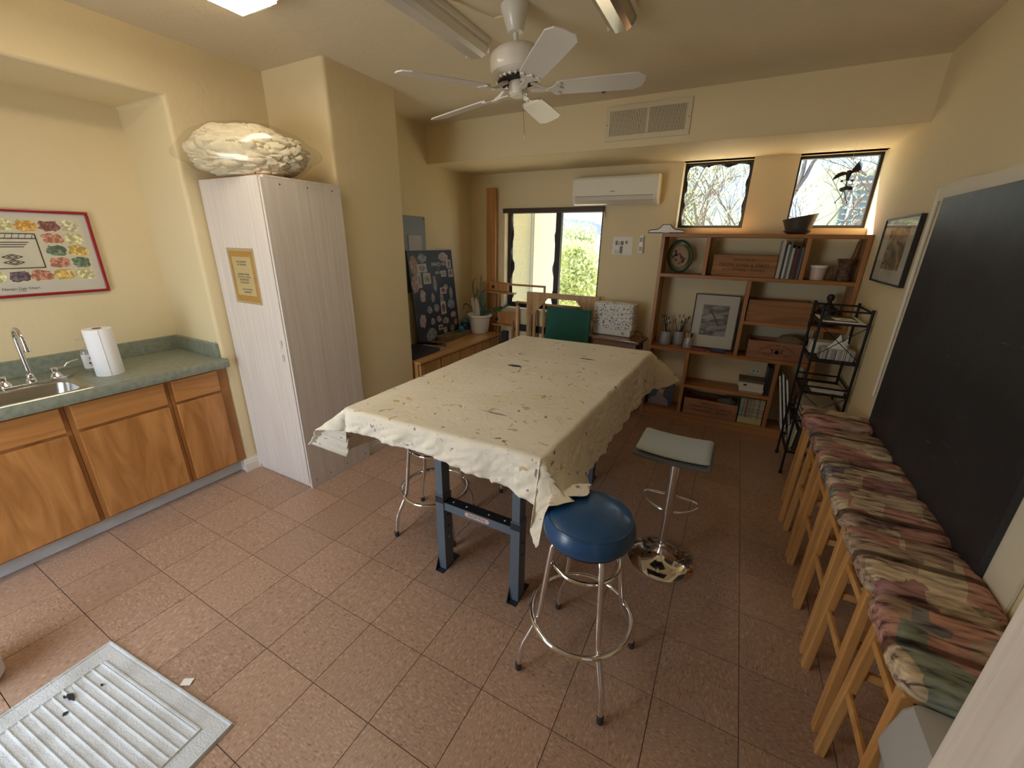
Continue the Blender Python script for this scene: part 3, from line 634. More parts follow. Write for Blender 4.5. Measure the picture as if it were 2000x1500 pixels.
for r_ in range(5):
    for c_ in range(9):
        if 1 <= r_ <= 3 and 4 <= c_ <= 6 : continue
        k = [[1, 3, 5, 1, 3, 10, 0, 2, 3], [3, 5, 8, 4, 0, 0, 0, 7, 10], [1, 2, 6, 5, 0, 0, 0, 9, 8], [8, 7, 4, 6, 0, 0, 0, 7, 9], [10, 3, 5, 9, 10, 6, 7, 8, 10]][r_][c_]
        blob(b, Y0 + .062 + cw * (c_ + .5), Z1 - .05 - rh * (r_ + .5), cw * .46, rh * .42, k)
b.build('dye_swatches', swm, t, kind='stuff')
b = MB(); lc = Y0 + .062 + cw * 5.5; lz = Z1 - .05 - rh * 2.5; a_, h_ = cw * 1.25, rh * 1.35
for q in [((lc - a_, lz - h_), (lc - a_, lz + h_)), ((lc + a_, lz - h_), (lc + a_, lz + h_)), ((lc - a_, lz + h_), (lc + a_, lz + h_)), ((lc - a_, lz + h_ * .72), (lc + a_, lz + h_ * .72)), ((lc - a_, lz - h_), (lc + a_, lz - h_))]:
    b.beam((X0 + .0022, q[0][0], q[0][1]), (X0 + .0022, q[1][0], q[1][1]), .0045, .0022, (1, 0, 0))
for k in range(9): y_ = lc - a_ + 2 * a_ * (k + .5) / 9; b.beam((X0 + .002, y_ - .006, lz + h_ * .72), (X0 + .002, y_ + .006, lz + h_), .0015, .0015, (1, 0, 0))
for k in range(3): b.beam((X0 + .002, lc - a_ * .7, lz + h_ * (.5 - k * .13)), (X0 + .002, lc + a_ * (.7 - .1 * k), lz + h_ * (.5 - k * .13)), .004, .0015, (1, 0, 0))
for sgn in (1, -1):
    for k in (1, .5):
        cz = lz - h_ * .5 + sgn * h_ * .16; ww, hh = a_ * .34 * k, h_ * .15 * k; P = [(lc - ww, cz), (lc, cz + hh), (lc + ww, cz), (lc, cz - hh)]
        for j in range(4): b.beam((X0 + .002, *P[j]), (X0 + .002, *P[(j + 1) % 4]), .0035, .0015, (1, 0, 0))
b.build('loom_drawing', mat('sepia_ink', (.06, .035, .02), .8), t)
b = MB()
text(b, 'Navajo Dye Chart', .0200, (X0 + .0003, (Y0 + Y1) / 2 + .02 + .07, Z0 + .047), (PI / 2, 0, PI / 2)); text(b, 'ELLA MYERS', .006, (X0 + .0003, (Y0 + Y1) / 2 + .09, Z0 + .033), (PI / 2, 0, PI / 2))
b.build('title_lettering', M_black, t, kind='stuff')
bx('glazing', glass_mat('picture_glass', refl=1.3), t, X0 + .006, X0 + .007, Y0 + fw, Y1 - fw, Z0 + fw, Z1 - fw)

# ================================================================ TALL CABINETS
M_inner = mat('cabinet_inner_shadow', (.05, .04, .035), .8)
def tall_cab(loc, label, rz=0):
    t = thing('tall_cabinet', label, 'cabinet', loc, rz); fr = frames[t.name]
    x0, x1, y0, y1 = -.31, .31, -.27, .27
    def q(nm, m_, *a, bv=.0015): return MB().box(*a, fr).build(nm, m_, t, bv)
    q('side_panel', M_wash, x1 - .016, x1, y0, y1, 0, 2.012); q('side_panel', M_wash, x0, x0 + .016, y0, y1, 0, 2.012)
    q('back_panel', M_wash, x0 + .016, x1 - .016, y1 - .012, y1, .02, 2.012); q('top_panel', M_wash, x0, x1, y0 + .02, y1, 2.012, 2.026)
    q('plinth', M_wash, x0 + .016, x1 - .016, y0 + .012, y0 + .03, 0, .045); q('inner_shadow_board', M_inner, x0 + .017, x1 - .017, y0 + .03, y0 + .04, .03, 2.0, bv=0)  # the inner dark sheet paints the shadow behind the door gap
    d = q('door', M_wash, x0 + .002, x1 - .026, y0 + .001, y0 + .017, .03, 2.022)
    for z in (1.055, .965):
        MB().tube([fr @ Vector(p) for p in [(x1 - .062, y0 + .002, z + .022), (x1 - .062, y0 - .016, z + .022), (x1 - .062, y0 - .018, z - .022), (x1 - .062, y0 + .002, z - .022)]], .0045, 8).build('handle', M_plast, d, smooth=True)
    return t, d, (loc[0] - .31, loc[0] + .31, loc[1] - .27, loc[1] + .27)
t, d, (cx0, cx1, cy0, cy1) = tall_cab((-.275, .557, 0), 'tall narrow whitewashed cabinet with a taped notice, between the worktop and the pillar')
b = MB()
for (yy, zz) in [(.33, .05), (.45, .05), (.60, .05), (.78, .05), (.40, 1.985), (.58, 1.985), (.76, 1.985)]:
    b.lathe((0, 0, 0), [(.0045, 0), (.0045, .0012), (0, .0012)], 10, Matrix.Translation((cx1, yy, zz)) @ Matrix.Rotation(PI / 2, 4, 'Y'))
b.build('screw_caps', mat('dark_screw', (.05, .04, .035), .6), t, kind='stuff')
bx('top_edge_strip', mat('orange_chipboard', (.42, .20, .08), .7), t, cx0 + .05, cx1 - .03, cy0 + .022, cy1 - .01, 2.026, 2.031)
# notice
t = thing('taped_notice', 'yellowed notice page taped to the tall cabinet door', 'notice', (-.29, .286, 1.45))
ny = cy0 + .001
m_ = mat('yellowed_tape_paper', (.58, .38, .13), .6, var=(30, (.66, .46, .20), .35, .65))
bx('backing_sheet', m_, t, -.415, -.172, ny - .0008, ny, 1.303, 1.612)
bx('page', mat('cream_page', (.76, .72, .60), .6), t, -.392, -.197, ny - .0014, ny - .0008, 1.340, 1.578)
bx('clear_tape', film_mat('adhesive_tape', (.92, .88, .78), .05), t, -.432, -.150, ny - .0018, ny - .0016, 1.288, 1.630)
b = MB()
for k, (s_, z) in enumerate([('USE EQUIPMENT', 1.547), ('AT OWN RISK', 1.530), ('CHILDREN UNDER', 1.472), ('THE AGE OF 16 MUST', 1.455), ('BE SUPERVISED', 1.438), ('BY AN ADULT', 1.421), ('DO NOT MOVE', 1.378), ('EQUIPMENT', 1.361)]):
    text(b, s_, .0145, (-.297 if k < 6 else -.285, ny - .0015, z))
b.build('typed_lettering', M_black, t, kind='stuff')

# plastic bag of wool on the cabinet
t = thing('bag_of_wool', 'clear plastic bag of cream raw wool lying on top of the tall cabinet', 'bag', (-.23, .47, 2.031))
ax = Vector((.66, .42, 0)).normalized(); ay = Vector((-ax.y, ax.x, 0)); ctr = Vector((-.215, .405, 2.155))
def blobf(a, b_, h, lump, seed):
    def fn(u, v):
        th = 2 * PI * u; ph = PI * (v - .5); d = Vector((math.cos(ph) * math.cos(th), math.cos(ph) * math.sin(th), math.sin(ph)))
        e = lambda q, k: math.copysign(abs(q) ** k, q)
        taper = 1 - .35 * max(0, abs(d.x) - .3)
        q = Vector((e(d.x, .9), e(d.y, .8) * taper, e(d.z, .8) * taper))
        k = 1.0
        if lump:
            nn = noise.noise(d * 3.2 + Vector((seed, 0, 0))) * .10
            c1 = noise.voronoi(d * 4.6 + Vector((seed, 3, 1)) + noise.noise_vector(d * 2.5) * .5)[0]
            k = 1 + nn - lump * max(0, 1 - (c1[1] - c1[0]) * 3.0) ** 1.5
        p = ctr + ax * (q.x * a * k) + ay * (q.y * b_ * k) + Vector((0, 0, q.z * h * k))
        p.z = max(p.z, 2.0325 if lump else 2.0322)
        return p
    return fn
MB().grid(blobf(.33, .20, .150, .065, 2), 160, 90, cu=True).build('wool', mat('cream_raw_wool', (.70, .62, .46), .95, bump=(70, .6, .006)), t, smooth=True)
def filmf(u, v):
    g_ = blobf(.37, .22, .162, 0, 0); p = g_(u, v); p += Vector((0, 0, 1)) * noise.noise(p * 9) * .014 + ax * noise.noise(p * 14) * .012
    dx_ = (p - ctr).dot(ax) / .37
    if abs(dx_) > .85: p += ax * math.copysign((abs(dx_) - .85) * .35, dx_); p.z = ctr.z + (p.z - ctr.z) * .8
    p.z = max(p.z, 2.0321); p.y = min(p.y, .826) if p.x < .02 else p.y
    p.x = max(p.x, -.597)
    return p
MB().grid(filmf, 70, 36, cu=True).build('plastic_film', M_film, t, smooth=True)

tall_cab((3.018, -1.064, 0), 'second whitewashed tall cabinet, cut off at the lower right edge of the photo', R(-90))

# ================================================================ CEILING THINGS
def wrap_light(name, label, x0, x1, y0, y1, lens, group=None, zb=2.66):
    t = thing(name, label, 'ceiling light', ((x0 + x1) / 2, (y0 + y1) / 2, zb), 0, group)
    bx('housing', M_white, t, x0 - .006, x1 + .006, y0, y1, 2.715, CZ, .002)
    w_ = x1 - x0
    prof = [(x0, 2.722), (x0, 2.70), (x0 + w_ * .12, zb + .012), (x0 + w_ * .30, zb), (x1 - w_ * .30, zb), (x1 - w_ * .12, zb + .012), (x1, 2.70), (x1, 2.722)]
    if 'lit' in lens.name:
        MB().prism(prof, 'y', y0 + .006, y1 - .006).build('diffuser', mat('white_diffuser_side', (.80, .76, .66), .4), t)
        MB().box(x0 + w_ * .08, x1 - w_ * .08, y0 + .02, y1 - .02, zb - .004, zb - .001).build('lit_panel', lens, t)
    else: MB().prism(prof, 'y', y0 + .006, y1 - .006).build('diffuser', lens, t)
    bx('end_cap', M_white, t, x0 - .004, x1 + .004, y1 - .006, y1 + .004, zb + .018, 2.742, .002)
    bx('end_cap', M_white, t, x0 - .004, x1 + .004, y0 - .004, y0 + .006, zb + .018, 2.742, .002)
    return t
M_lens = mat('milky_lens', (.60, .57, .50), .22, spec=.6)
M_lens2 = mat('silvery_lens', (.42, .38, .32), .14, .75)
wrap_light('fluorescent_light', 'long unlit white fluorescent fixture on the ceiling left of the fan', .885, 1.035, -.14, 1.085, M_lens)
wrap_light('fluorescent_light', 'unlit fluorescent fixture with a shiny silvery lens right of the fan', 1.690, 1.825, -.10, 1.125, M_lens2)
t = wrap_light('fluorescent_light', 'lit fluorescent ceiling fixture at the upper left edge', .205, .50, -.98, .235, emit('lit_lens', (1.0, .88, .68), 13.0), zb=2.665)
# wire on the ceiling
b = MB().tube([(1.035, .60, 2.736), (1.10, .70, 2.735), (1.14, .80, 2.733), (1.19, .875, 2.728), (1.235, .885, 2.730), (1.27, .868, 2.735)], .005, 8)
solo('ceiling_cable', b, M_wall, 'cream painted cable sagging along the ceiling from the fixture to the fan', 'cable', loc=(1.15, .78, 2.73), smooth=True)
b = MB().tube([(1.402, 2.043, CZ), (1.402, 2.043, 2.70)], .004, 8).tube([(1.385, 2.043, 2.712), (1.395, 2.043, 2.700), (1.409, 2.043, 2.700), (1.419, 2.043, 2.712)], .004, 6)
solo('ceiling_hook', b, M_black, 'tiny dark hook in the ceiling above the fan blade', 'hook', loc=(1.402, 2.043, CZ), smooth=True)
# vent grille on the bulkhead
t = thing('vent_grille', 'cream metal vent grille with two banks of vertical louvres on the bulkhead', 'vent', (1.654, 2.368, 2.575))
M_vent = mat('cream_vent_metal', (.66, .58, .40), .5)
vx0, vx1, vz0, vz1 = 1.340, 1.968, 2.455, 2.695
b = MB()
for q in [(vx0, vx1, vz0, vz0 + .036), (vx0, vx1, vz1 - .036, vz1), (vx0, vx0 + .034, vz0 + .036, vz1 - .036), (vx1 - .034, vx1, vz0 + .036, vz1 - .036), (1.655, 1.672, vz0 + .036, vz1 - .036)]:
    b.box(q[0], q[1], 2.358, 2.370, q[2], q[3])
b.build('frame', M_vent, t, .002)
bx('duct_shade', M_darkhole, t, vx0 + .03, vx1 - .03, 2.3685, 2.3695, vz0 + .03, vz1 - .03)  # thin dark sheet standing in for the shade behind the louvres
for (a0, a1, n_, ang) in [(vx0 + .034, 1.655, 23, -.9), (1.672, vx1 - .034, 24, .35)]:
    b = MB()
    for k in range(n_): b.cbox((a0 + (a1 - a0) * (k + .5) / n_, 2.3635, (vz0 + vz1) / 2), (.0085 if ang < 0 else .0070, .0012, vz1 - vz0 - .072), 0); 
    b.build('louvres', M_vent, t, kind='stuff')
for x_ in (vx0 + .01, vx1 - .012): MB().lathe((0, 0, 0), [(.004, 0), (.003, .002), (0, .002)], 10, Matrix.Translation((x_, 2.358, 2.57)) @ Matrix.Rotation(PI / 2, 4, 'X')).build('screw', mat('brown_screw', (.15, .10, .05), .5) if 'brown_screw' not in bpy.data.materials else bpy.data.materials['brown_screw'], t)

# ceiling fan (built round the origin, then hung)
t = thing('ceiling_fan', 'white five-blade ceiling fan with a pull chain hanging from the ceiling', 'fan', (0, 0, 0))
M_fan = mat('white_fan_enamel', (.74, .72, .66), .28, coat=.3); M_blade = mat('white_fan_blade', (.72, .70, .68), .35)
MB().lathe((0, 0, .235), [(0, -.002), (.034, 0), (.038, .004), (.052, .050), (.064, .085), (.066, .106), (.062, .110)], 36).build('canopy', M_fan, t, smooth=True)
MB().tube([(0, 0, .17), (0, 0, .24)], .0115, 14).build('downrod', M_fan, t, smooth=True)
MB().lathe((0, 0, .05), [(.075, 0), (.105, .004), (.128, .022), (.132, .042), (.132, .080), (.122, .104), (.100, .118), (.060, .126), (.022, .130), (0, .131)], 48).build('motor_housing', M_fan, t, smooth=True)
b = MB(); b.lathe((0, 0, .046), [(.060, 0), (.104, .001), (.104, .004), (.060, .004)], 40)
for k in range(26):
    a = 2 * PI * k / 26; m_ = Matrix.Rotation(a, 4, 'Z'); b.box(.078, .112, -.005, .005, .040, .050, m_)
b.build('vent_ring', M_fan, t)
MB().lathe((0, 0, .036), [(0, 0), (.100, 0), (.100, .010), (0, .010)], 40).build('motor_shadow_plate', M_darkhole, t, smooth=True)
MB().lathe((0, 0, -.018), [(0, -.004), (.036, -.004), (.043, 0), (.046, .012), (.046, .062), (.040, .066)], 32).build('switch_housing', M_fan, t, smooth=True)
MB().lathe((0, 0, -.024), [(0, 0), (.036, 0), (.037, .003), (0, .003)], 28).build('bottom_cap', mat('pale_cap', (.82, .84, .74), .4), t, smooth=True)
TH0 = 1.068 + PI
bm_, im_ = None, None
for k in range(5):
    a = TH0 - k * 2 * PI / 5
    if bm_ is None:
        b = MB(); n_ = 14
        poly = [(.185, -.047), (.215, -.056), (.40, -.064), (.575, -.068), (.612, -.044), (.618, 0), (.612, .044), (.575, .068), (.40, .064), (.215, .056), (.185, .047)]
        b.prism(poly, 'z', -.003, .003, Matrix.Rotation(R(-12), 4, 'X')); bo = b.build('blade', M_blade, t, .0015); bm_ = bo
        b = MB(); m_ = Matrix.Rotation(R(-12), 4, 'X')
        b.prism([(.06, -.012), (.10, -.016), (.135, -.010), (.165, -.018), (.185, -.046), (.205, -.050), (.215, -.036), (.200, -.022), (.212, -.008), (.226, 0), (.212, .008), (.200, .022), (.215, .036), (.205, .050), (.185, .046), (.165, .018), (.135, .010), (.10, .016), (.06, .012)], 'z', -.009, -.0035, m_)
        b.tube([(.062, 0, .030), (.09, 0, .020), (.12, 0, .004), (.15, 0, -.006)], .009, 8)
        io = b.build('blade_iron', M_fan, bo, .0012)
        bo.rotation_euler = (0, 0, a)
    else:
        c = copy_tree(bm_, t); c.rotation_euler = (0, 0, a)
MB().tube([(.035, -.028, .01), (.037, -.030, -.02), (.037, -.030, -.205)], .0012, 6).build('pull_chain', mat('aged_chain', (.25, .22, .16), .4, .6), t)
MB().lathe((.037, -.030, -.222), [(0, 0), (.005, .003), (.0045, .012), (.002, .020), (0, .021)], 12).build('chain_pull', M_fan, t, smooth=True)
t.location = (1.34, .857, 2.402); t.rotation_euler = (math.atan(.034), -math.atan(.067), 0)

# air conditioner
t = thing('air_conditioner', 'white wall-mounted split air conditioner above the sliding window', 'air conditioner', (1.28, 3.15, 2.04))
M_ac = mat('ivory_ac_plastic', (.76, .74, .64), .35)
prof = [(3.149, 2.050), (3.149, 2.300), (2.985, 2.300), (2.962, 2.290), (2.954, 2.270), (2.950, 2.120), (2.962, 2.085), (2.995, 2.055), (3.03, 2.045)]
MB().prism(prof, 'x', .872, 1.690).build('body', M_ac, t, .004)
MB().prism([(2.9485, 2.118), (2.9605, 2.083), (2.992, 2.054), (2.994, 2.058), (2.965, 2.088), (2.953, 2.120)], 'x', .905, 1.655).build('air_flap', mat('grey_flap', (.66, .61, .53), .4), t)
bx('flap_gap_shade', M_darkhole, t, .905, 1.655, 2.9485, 2.950, 2.119, 2.1215)  # dark strip laid on the body as the shade above the flap
b = MB(); b.lathe((0, 0, 0), [(.0045, 0), (.0045, .001), (0, .001)], 10, Matrix.Translation((1.262, 2.9505, 2.158)) @ Matrix.Rotation(PI / 2, 4, 'X')); b.box(1.270, 1.296, 2.949, 2.951, 2.1555, 2.1605)
b.build('logo_mark', mat('dark_logo', (.06, .05, .04), .5), t)
# instruction sheet and remote on the back wall
t = thing('instruction_sheet', 'small white printed instruction sheet pinned to the wall left of the bookshelf', 'notice', (1.375, 3.149, 1.58))
b = MB().add([(1.270, 3.147, 1.581), (1.478, 3.147, 1.577), (1.473, 3.147, 1.755), (1.278, 3.147, 1.757)], [(0, 1, 2, 3)]); b.build('sheet', M_paper, t)
b = MB()
for q in [(1.302, 1.325, 1.674, 1.716), (1.335, 1.343, 1.674, 1.708), (1.355, 1.384, 1.674, 1.713), (1.402, 1.424, 1.688, 1.716), (1.350, 1.380, 1.594, 1.664)]: b.box(q[0], q[1], 3.1460, 3.1468, q[2], q[3])
for k in range(4): b.box(1.296, 1.340, 3.1460, 3.1468, 1.594 + k * .009, 1.596 + k * .009)
b.build('printed_figures', mat('grey_print', (.22, .21, .19), .7), t)
t = thing('remote_control', 'white remote control in a holder on the wall beside the instruction sheet', 'remote', (1.565, 3.13, 1.60))
bx('holder', M_plast, t, 1.538, 1.588, 3.122, 3.149, 1.602, 1.680, .005)
bx('remote', M_plast, t, 1.543, 1.583, 3.116, 3.138, 1.612, 1.766, .005)
bx('screen', mat('grey_lcd', (.13, .15, .12), .3), t, 1.549, 1.577, 3.1145, 3.117, 1.708, 1.750, .001)
bx('buttons', mat('pale_grey_buttons', (.42, .42, .40), .5), t, 1.549, 1.577, 3.1145, 3.117, 1.625, 1.665, .001)

# ================================================================ TABLE AND CLOTH
M_bsteel = mat('blue_grey_steel', (.115, .150, .190), .42, .2, bump=(200, .1, .0005)); M_bdark = mat('dark_blue_steel', (.020, .026, .036), .45, .2)
t = thing('work_table', 'large work table on blue-grey steel bench legs, covered by the canvas cloth', 'table', (1.4, 1.0, 0))
MB().add([(.85, .045, .84), (1.875, .075, .84), (1.93, 1.99, .84), (.845, 1.955, .84), (.85, .045, .884), (1.875, .075, .884), (1.93, 1.99, .884), (.845, 1.955, .884)],
         [(0, 3, 2, 1), (4, 5, 6, 7), (0, 1, 5, 4), (1, 2, 6, 5), (2, 3, 7, 6), (3, 0, 4, 7)]).build('tabletop', M_pinex, t)
for fy0, dy in ((.135, 1), (1.40, -1)):
    for lx, sg in ((1.303, 1), (1.742, -1)):
        def tilt(z): return 0
        b = MB()
        x0, x1 = lx - .024, lx + .024
        b.box(x0, x1, fy0, fy0 + .003 * dy if dy > 0 else fy0 - .003, .0, .46) if False else None
        ya, yb_ = (fy0, fy0 + .07) if dy > 0 else (fy0 - .07, fy0)
        # lower channel
        b.box(x0, x1, ya, ya + .003, .004, .47).box(x0, x0 + .003, ya + .003, yb_, .004, .47).box(x1 - .003, x1, ya + .003, yb_, .004, .47)
        # upper sliding channel
        b.box(x0 + .004, x1 - .004, ya + .004, ya + .007, .40, .84).box(x0 + .004, x0 + .007, ya + .007, yb_ - .004, .40, .84).box(x1 - .007, x1 - .004, ya + .007, yb_ - .004, .40, .84)
        lg = b.build('leg', M_bsteel, t)
        b = MB(); b.box(x0 - .002, x1 + .002, ya - .03, yb_ + .055, 0, .004)
        b.prism([(ya - .028, .004), (ya, .004), (ya, .075)], 'x', x0 - .002, x0).prism([(yb_ + .05, .004), (yb_, .004), (yb_, .085)], 'x', x0 - .002, x0)
        b.build('foot_plate', M_bdark, lg)
        b = MB(); b.box(x0 - .001, x1 + .001, ya - .0012, ya, .425, .462); b.build('dark_band', M_bdark, lg)
        for zz in (.20, .27, .34): MB().lathe((0, 0, 0), [(.006, 0), (.006, .003), (0, .003)], 8, Matrix.Translation((x1, (ya + yb_) / 2, zz)) @ Matrix.Rotation(PI / 2, 4, 'Y')).build('bolt_head', M_chrome if zz < .25 else M_bdark, lg)
    ya, yb_ = (fy0 + .006, fy0 + .062) if dy > 0 else (fy0 - .062, fy0 - .006)
    b = MB(); b.box(1.327, 1.718, ya, ya + .003, .385, .430).box(1.327, 1.718, ya + .003, yb_, .427, .430); rl = b.build('cross_rail', M_bsteel, t)
    bx('rail_top', M_bdark, rl, 1.329, 1.716, ya + .002, yb_, .4302, .4308)
    for xx in (1.37, 1.45, 1.58, 1.67): MB().lathe((xx, (ya + yb_) / 2, .431), [(.006, 0), (.005, .002), (0, .002)], 10).build('rivet', mat('rivet_steel', (.5, .48, .45), .4, .8) if 'rivet_steel' not in bpy.data.materials else bpy.data.materials['rivet_steel'], rl)
    if dy > 0:
        b = MB(); b.prism([(1.468 + .0125 * math.cos(a), .409 + .0125 * math.sin(a)) for a in [PI / 2 + PI * k / 8 for k in range(9)]] + [(1.585 + .0125 * math.cos(a), .409 + .0125 * math.sin(a)) for a in [-PI / 2 + PI * k / 8 for k in range(9)]], 'y', ya - .0012, ya)
        st = b.build('sticker', mat('pale_pink_sticker', (.62, .44, .38), .5), rl)
        b = MB(); text(b, 'SHOP FOX', .0215, (1.526, ya - .0014, .4088), sxy=(1.0, 1)); b.build('sticker_lettering', M_black, rl)
    bx('top_rail', M_bsteel, t, 1.31, 1.735, ya, yb_, .80, .838)

CFL, CFR, CBR, CBL = Vector((.835, .030)), Vector((1.888, .062)), Vector((1.952, 2.005)), Vector((.83, 1.975))
ZT = .893
def cloth(u, v):
    # u, v in cloth metres measured from the table's front left corner
    W_, L_ = 1.06, 1.95
    dl, dr, df, db = .27, .315, .115 + .065 * max(0, min(1, (u) / W_)) ** 2, .26
    uu_ = max(0, min(1, u / W_)); vv_ = max(0, min(1, v / L_))
    base = (CFL * (1 - uu_) + CFR * uu_) * (1 - vv_) + (CBL * (1 - uu_) + CBR * uu_) * vv_
    ox = u if u < 0 else (u - W_ if u > W_ else 0); oy = v if v < 0 else (v - L_ if v > L_ else 0)
    rad = math.hypot(ox, oy)
    nz = noise.noise(Vector((u * 2.2, v * 2.2, 1))) * .003 + noise.noise(Vector((u * 7, v * 7, 4))) * .0016
    if rad < 1e-6:
        return Vector((base.x, base.y, ZT + nz * (1 + 0)))
    dx, dy = ox / rad, oy / rad
    diag = min(abs(dx), abs(dy)) * 1.414
    phi = R(5) + R(38) * diag ** .8 * (1.0 if not (dx > 0 and dy < 0) else .15) * (1.25 if dx > 0 and dy > 0 else 1)
    if dy < 0 and abs(dx) < .9 and dx >= 0: phi += R(6) * (1 - u / W_ if u < W_ else 0)
    if dx < 0 and dy < 0: phi += R(12)
    if dx > 0 and dy < 0: phi = R(6) + R(13) * diag + R(40) * dx ** 1.5 * (1 - diag ** 3); dxo, dyo = dx * (1 - .85 * diag), dy * (1 + .3 * diag)
    else: dxo, dyo = dx, dy
    if dx < -.9: phi = R(3)
    rc = .022
    arc = rc * (PI / 2 - phi)
    if rad < arc: a = rad / rc; out = rc * math.sin(a); dn = rc * (1 - math.cos(a))
    else: a = PI / 2 - phi; out = rc * math.sin(a) + (rad - arc) * math.sin(phi); dn = rc * (1 - math.cos(a)) + (rad - arc) * math.cos(phi)
    if dx > .98 and v < .6: q_ = math.exp(-((v - .03) / .24) ** 2); phi2 = R(6) + R(32) * q_; out = rc * math.sin(PI / 2 - phi2) + max(0, rad - rc * (PI / 2 - phi2)) * math.sin(phi2) if rad > rc else out; dn = rc * (1 - math.cos(PI / 2 - phi2)) + max(0, rad - rc * (PI / 2 - phi2)) * math.cos(phi2) if rad > rc else dn
    # folds
    k = min(1, rad / .12)
    par = v if abs(dx) > abs(dy) else u
    fold = k * (.010 * math.sin(par * 21 + 1.3 * math.sin(par * 5)) + .016 * noise.noise(Vector((par * 5, rad * 3, 7))) + .012 * noise.noise(Vector((par * 11 + rad * 9, rad * 14, 2))) + .013 * noise.noise(Vector((par * 22 + rad * 22, rad * 34, 3))) + .004 * noise.noise(Vector((par * 60, rad * 50, 9))))
    out += max(fold, -.012) * (1 - .5 * diag)
    q_ = Vector((base.x + dxo * out, base.y + dyo * out, ZT - dn + nz * (1 - k)))
    ds = math.hypot(q_.x - 2.122, q_.y - .004)
    if ds < .24: q_.z = max(q_.z, .773 - 3.0 * max(0, ds - .158) ** 1.0 - (.0 if ds < .172 else (ds - .172) * 6))
    return q_
b = MB()
NU, NV = 230, 330
us = lambda s_: -.27 + s_ * (.27 + 1.06 + .315)
def cf(su, sv):
    u = us(su); W_ = 1.06
    front = -(.125 + .085 * max(0, min(1, u / W_)) ** 3 + (.02 * (-u / .27) if u < 0 else 0))
    frag = .004 * noise.noise(Vector((u * 60, 0, 0))) + .007 * noise.noise(Vector((u * 9, 5, 0)))
    v0 = front + frag; v1 = 1.95 + .24
    v = v0 + sv * (v1 - v0)
    if su > .999: u += .004 * noise.noise(Vector((v * 60, 2, 0))) + .010 * noise.noise(Vector((v * 7, 9, 0)))
    return cloth(u, v)
b.grid(cf, NU, NV)
o = b.build('canvas_tablecloth', M_cloth, None, smooth=True, fix=False)
md = o.modifiers.new('solid', 'SOLIDIFY'); md.thickness = .0022; md.offset = 1
tag(o, 'paint-stained cream canvas drop cloth with frayed hem draped over the work table', 'tablecloth')
# big paint blots on the cloth
def blot(cx, cy_, rx, ry, m_, seed, name='paint_blot', n_=26):
    rn = random.Random(seed); ph = rn.random() * 6
    poly = [(cx + rx * (.7 + .5 * rn.random()) * math.cos(2 * PI * j / n_), cy_ + ry * (.6 + .7 * rn.random()) * math.sin(2 * PI * j / n_)) for j in range(n_)]
    return MB().prism(poly, 'z', ZT + .0025, ZT + .0042).build(name, m_, o)
M_bk = mat('black_paint', (.02, .02, .025), .6); M_wp = mat('white_paint_blot', (.88, .86, .80), .6); M_gp = mat('grey_paint', (.28, .29, .30), .6); M_op = mat('ochre_paint', (.62, .46, .20), .7)
blot(1.225, 1.10, .050, .020, M_bk, 3); blot(1.315, 1.08, .020, .020, M_wp, 4); blot(1.40, 1.015, .020, .016, M_wp, 8)
blot(1.52, .335, .060, .007, M_gp, 6); blot(1.60, 1.52, .055, .008, M_bk, 9); blot(.985, .215, .018, .012, M_op, 5)

# ================================================================ STOOLS
def chrome_stool(name, loc, rz, label, seatmat, group=None):
    t = thing(name, label, 'stool', (0, 0, 0), 0, group)
    if seatmat:
        MB().lathe((0, 0, .66), [(0, 0), (.150, .000), (.166, .010), (.172, .028), (.171, .052), (.160, .078), (.155, .080), (.150, .084), (.10, .096), (0, .101)], 56).build('seat', seatmat, t, smooth=True)
        MB().tube([(.1565 * math.cos(a), .1565 * math.sin(a), .7405) for a in [2 * PI * k / 48 for k in range(48)]], .0035, 6, closed=True).build('piping', seatmat, t, smooth=True)
        MB().lathe((0, 0, .645), [(.14, 0), (.15, .004), (.15, .018), (0, .018)], 40).build('seat_pan', M_black, t, smooth=True)
    for k in range(4):
        a = PI / 2 * k + PI / 4; c, s_ = math.cos(a), math.sin(a); P = lambda r_, z: (r_ * c, r_ * s_, z)
        pts = [P(.04, .648), P(.10, .648), P(.125, .640), P(.138, .615), P(.146, .56), P(.172, .33), P(.180, .275), P(.188, .250), P(.205, .215), P(.236, .150), P(.246, .120), P(.250, .085), P(.256, .02)]
        lg = MB().tube(pts, .0115, 12).build('leg', M_chrome, t, smooth=True)
        MB().lathe(P(.257, 0), [(0, 0), (.013, 0), (.0145, .006), (.0135, .030), (.0125, .034)], 14).build('foot_cap', mat('dark_rubber_cap', (.05, .045, .04), .35, .3) if 'dark_rubber_cap' not in bpy.data.materials else bpy.data.materials['dark_rubber_cap'], lg, smooth=True)
    MB().tube([(.129 * math.cos(a), .129 * math.sin(a), .535) for a in [2 * PI * k / 56 for k in range(56)]], .0085, 10, closed=True).build('upper_ring', M_chrome, t, smooth=True)
    MB().tube([(.202 * math.cos(a), .202 * math.sin(a), .262) for a in [2 * PI * k / 64 for k in range(64)]], .0105, 12, closed=True).build('foot_ring', M_chrome, t, smooth=True)
    t.location = loc; t.rotation_euler = (0, 0, rz); frames[t.name] = Matrix.Translation(loc) @ Matrix.Rotation(rz, 4, 'Z')
    return t
M_blue = mat('blue_vinyl', (.012, .070, .190), .30, bump=(180, .12, .0006), coat=.25)
chrome_stool('round_stool', (2.118, .006, 0), R(-140.5 - 45 - 180) , 'round blue vinyl stool with chrome legs at the near right corner of the table', M_blue)
M_dv = mat('dark_vinyl', (.02, .022, .03), .4)
chrome_stool('round_stool', (1.03, .435, 0), R(-120 - 225), 'chrome stool tucked under the left side of the table, seat hidden by the cloth', M_dv)
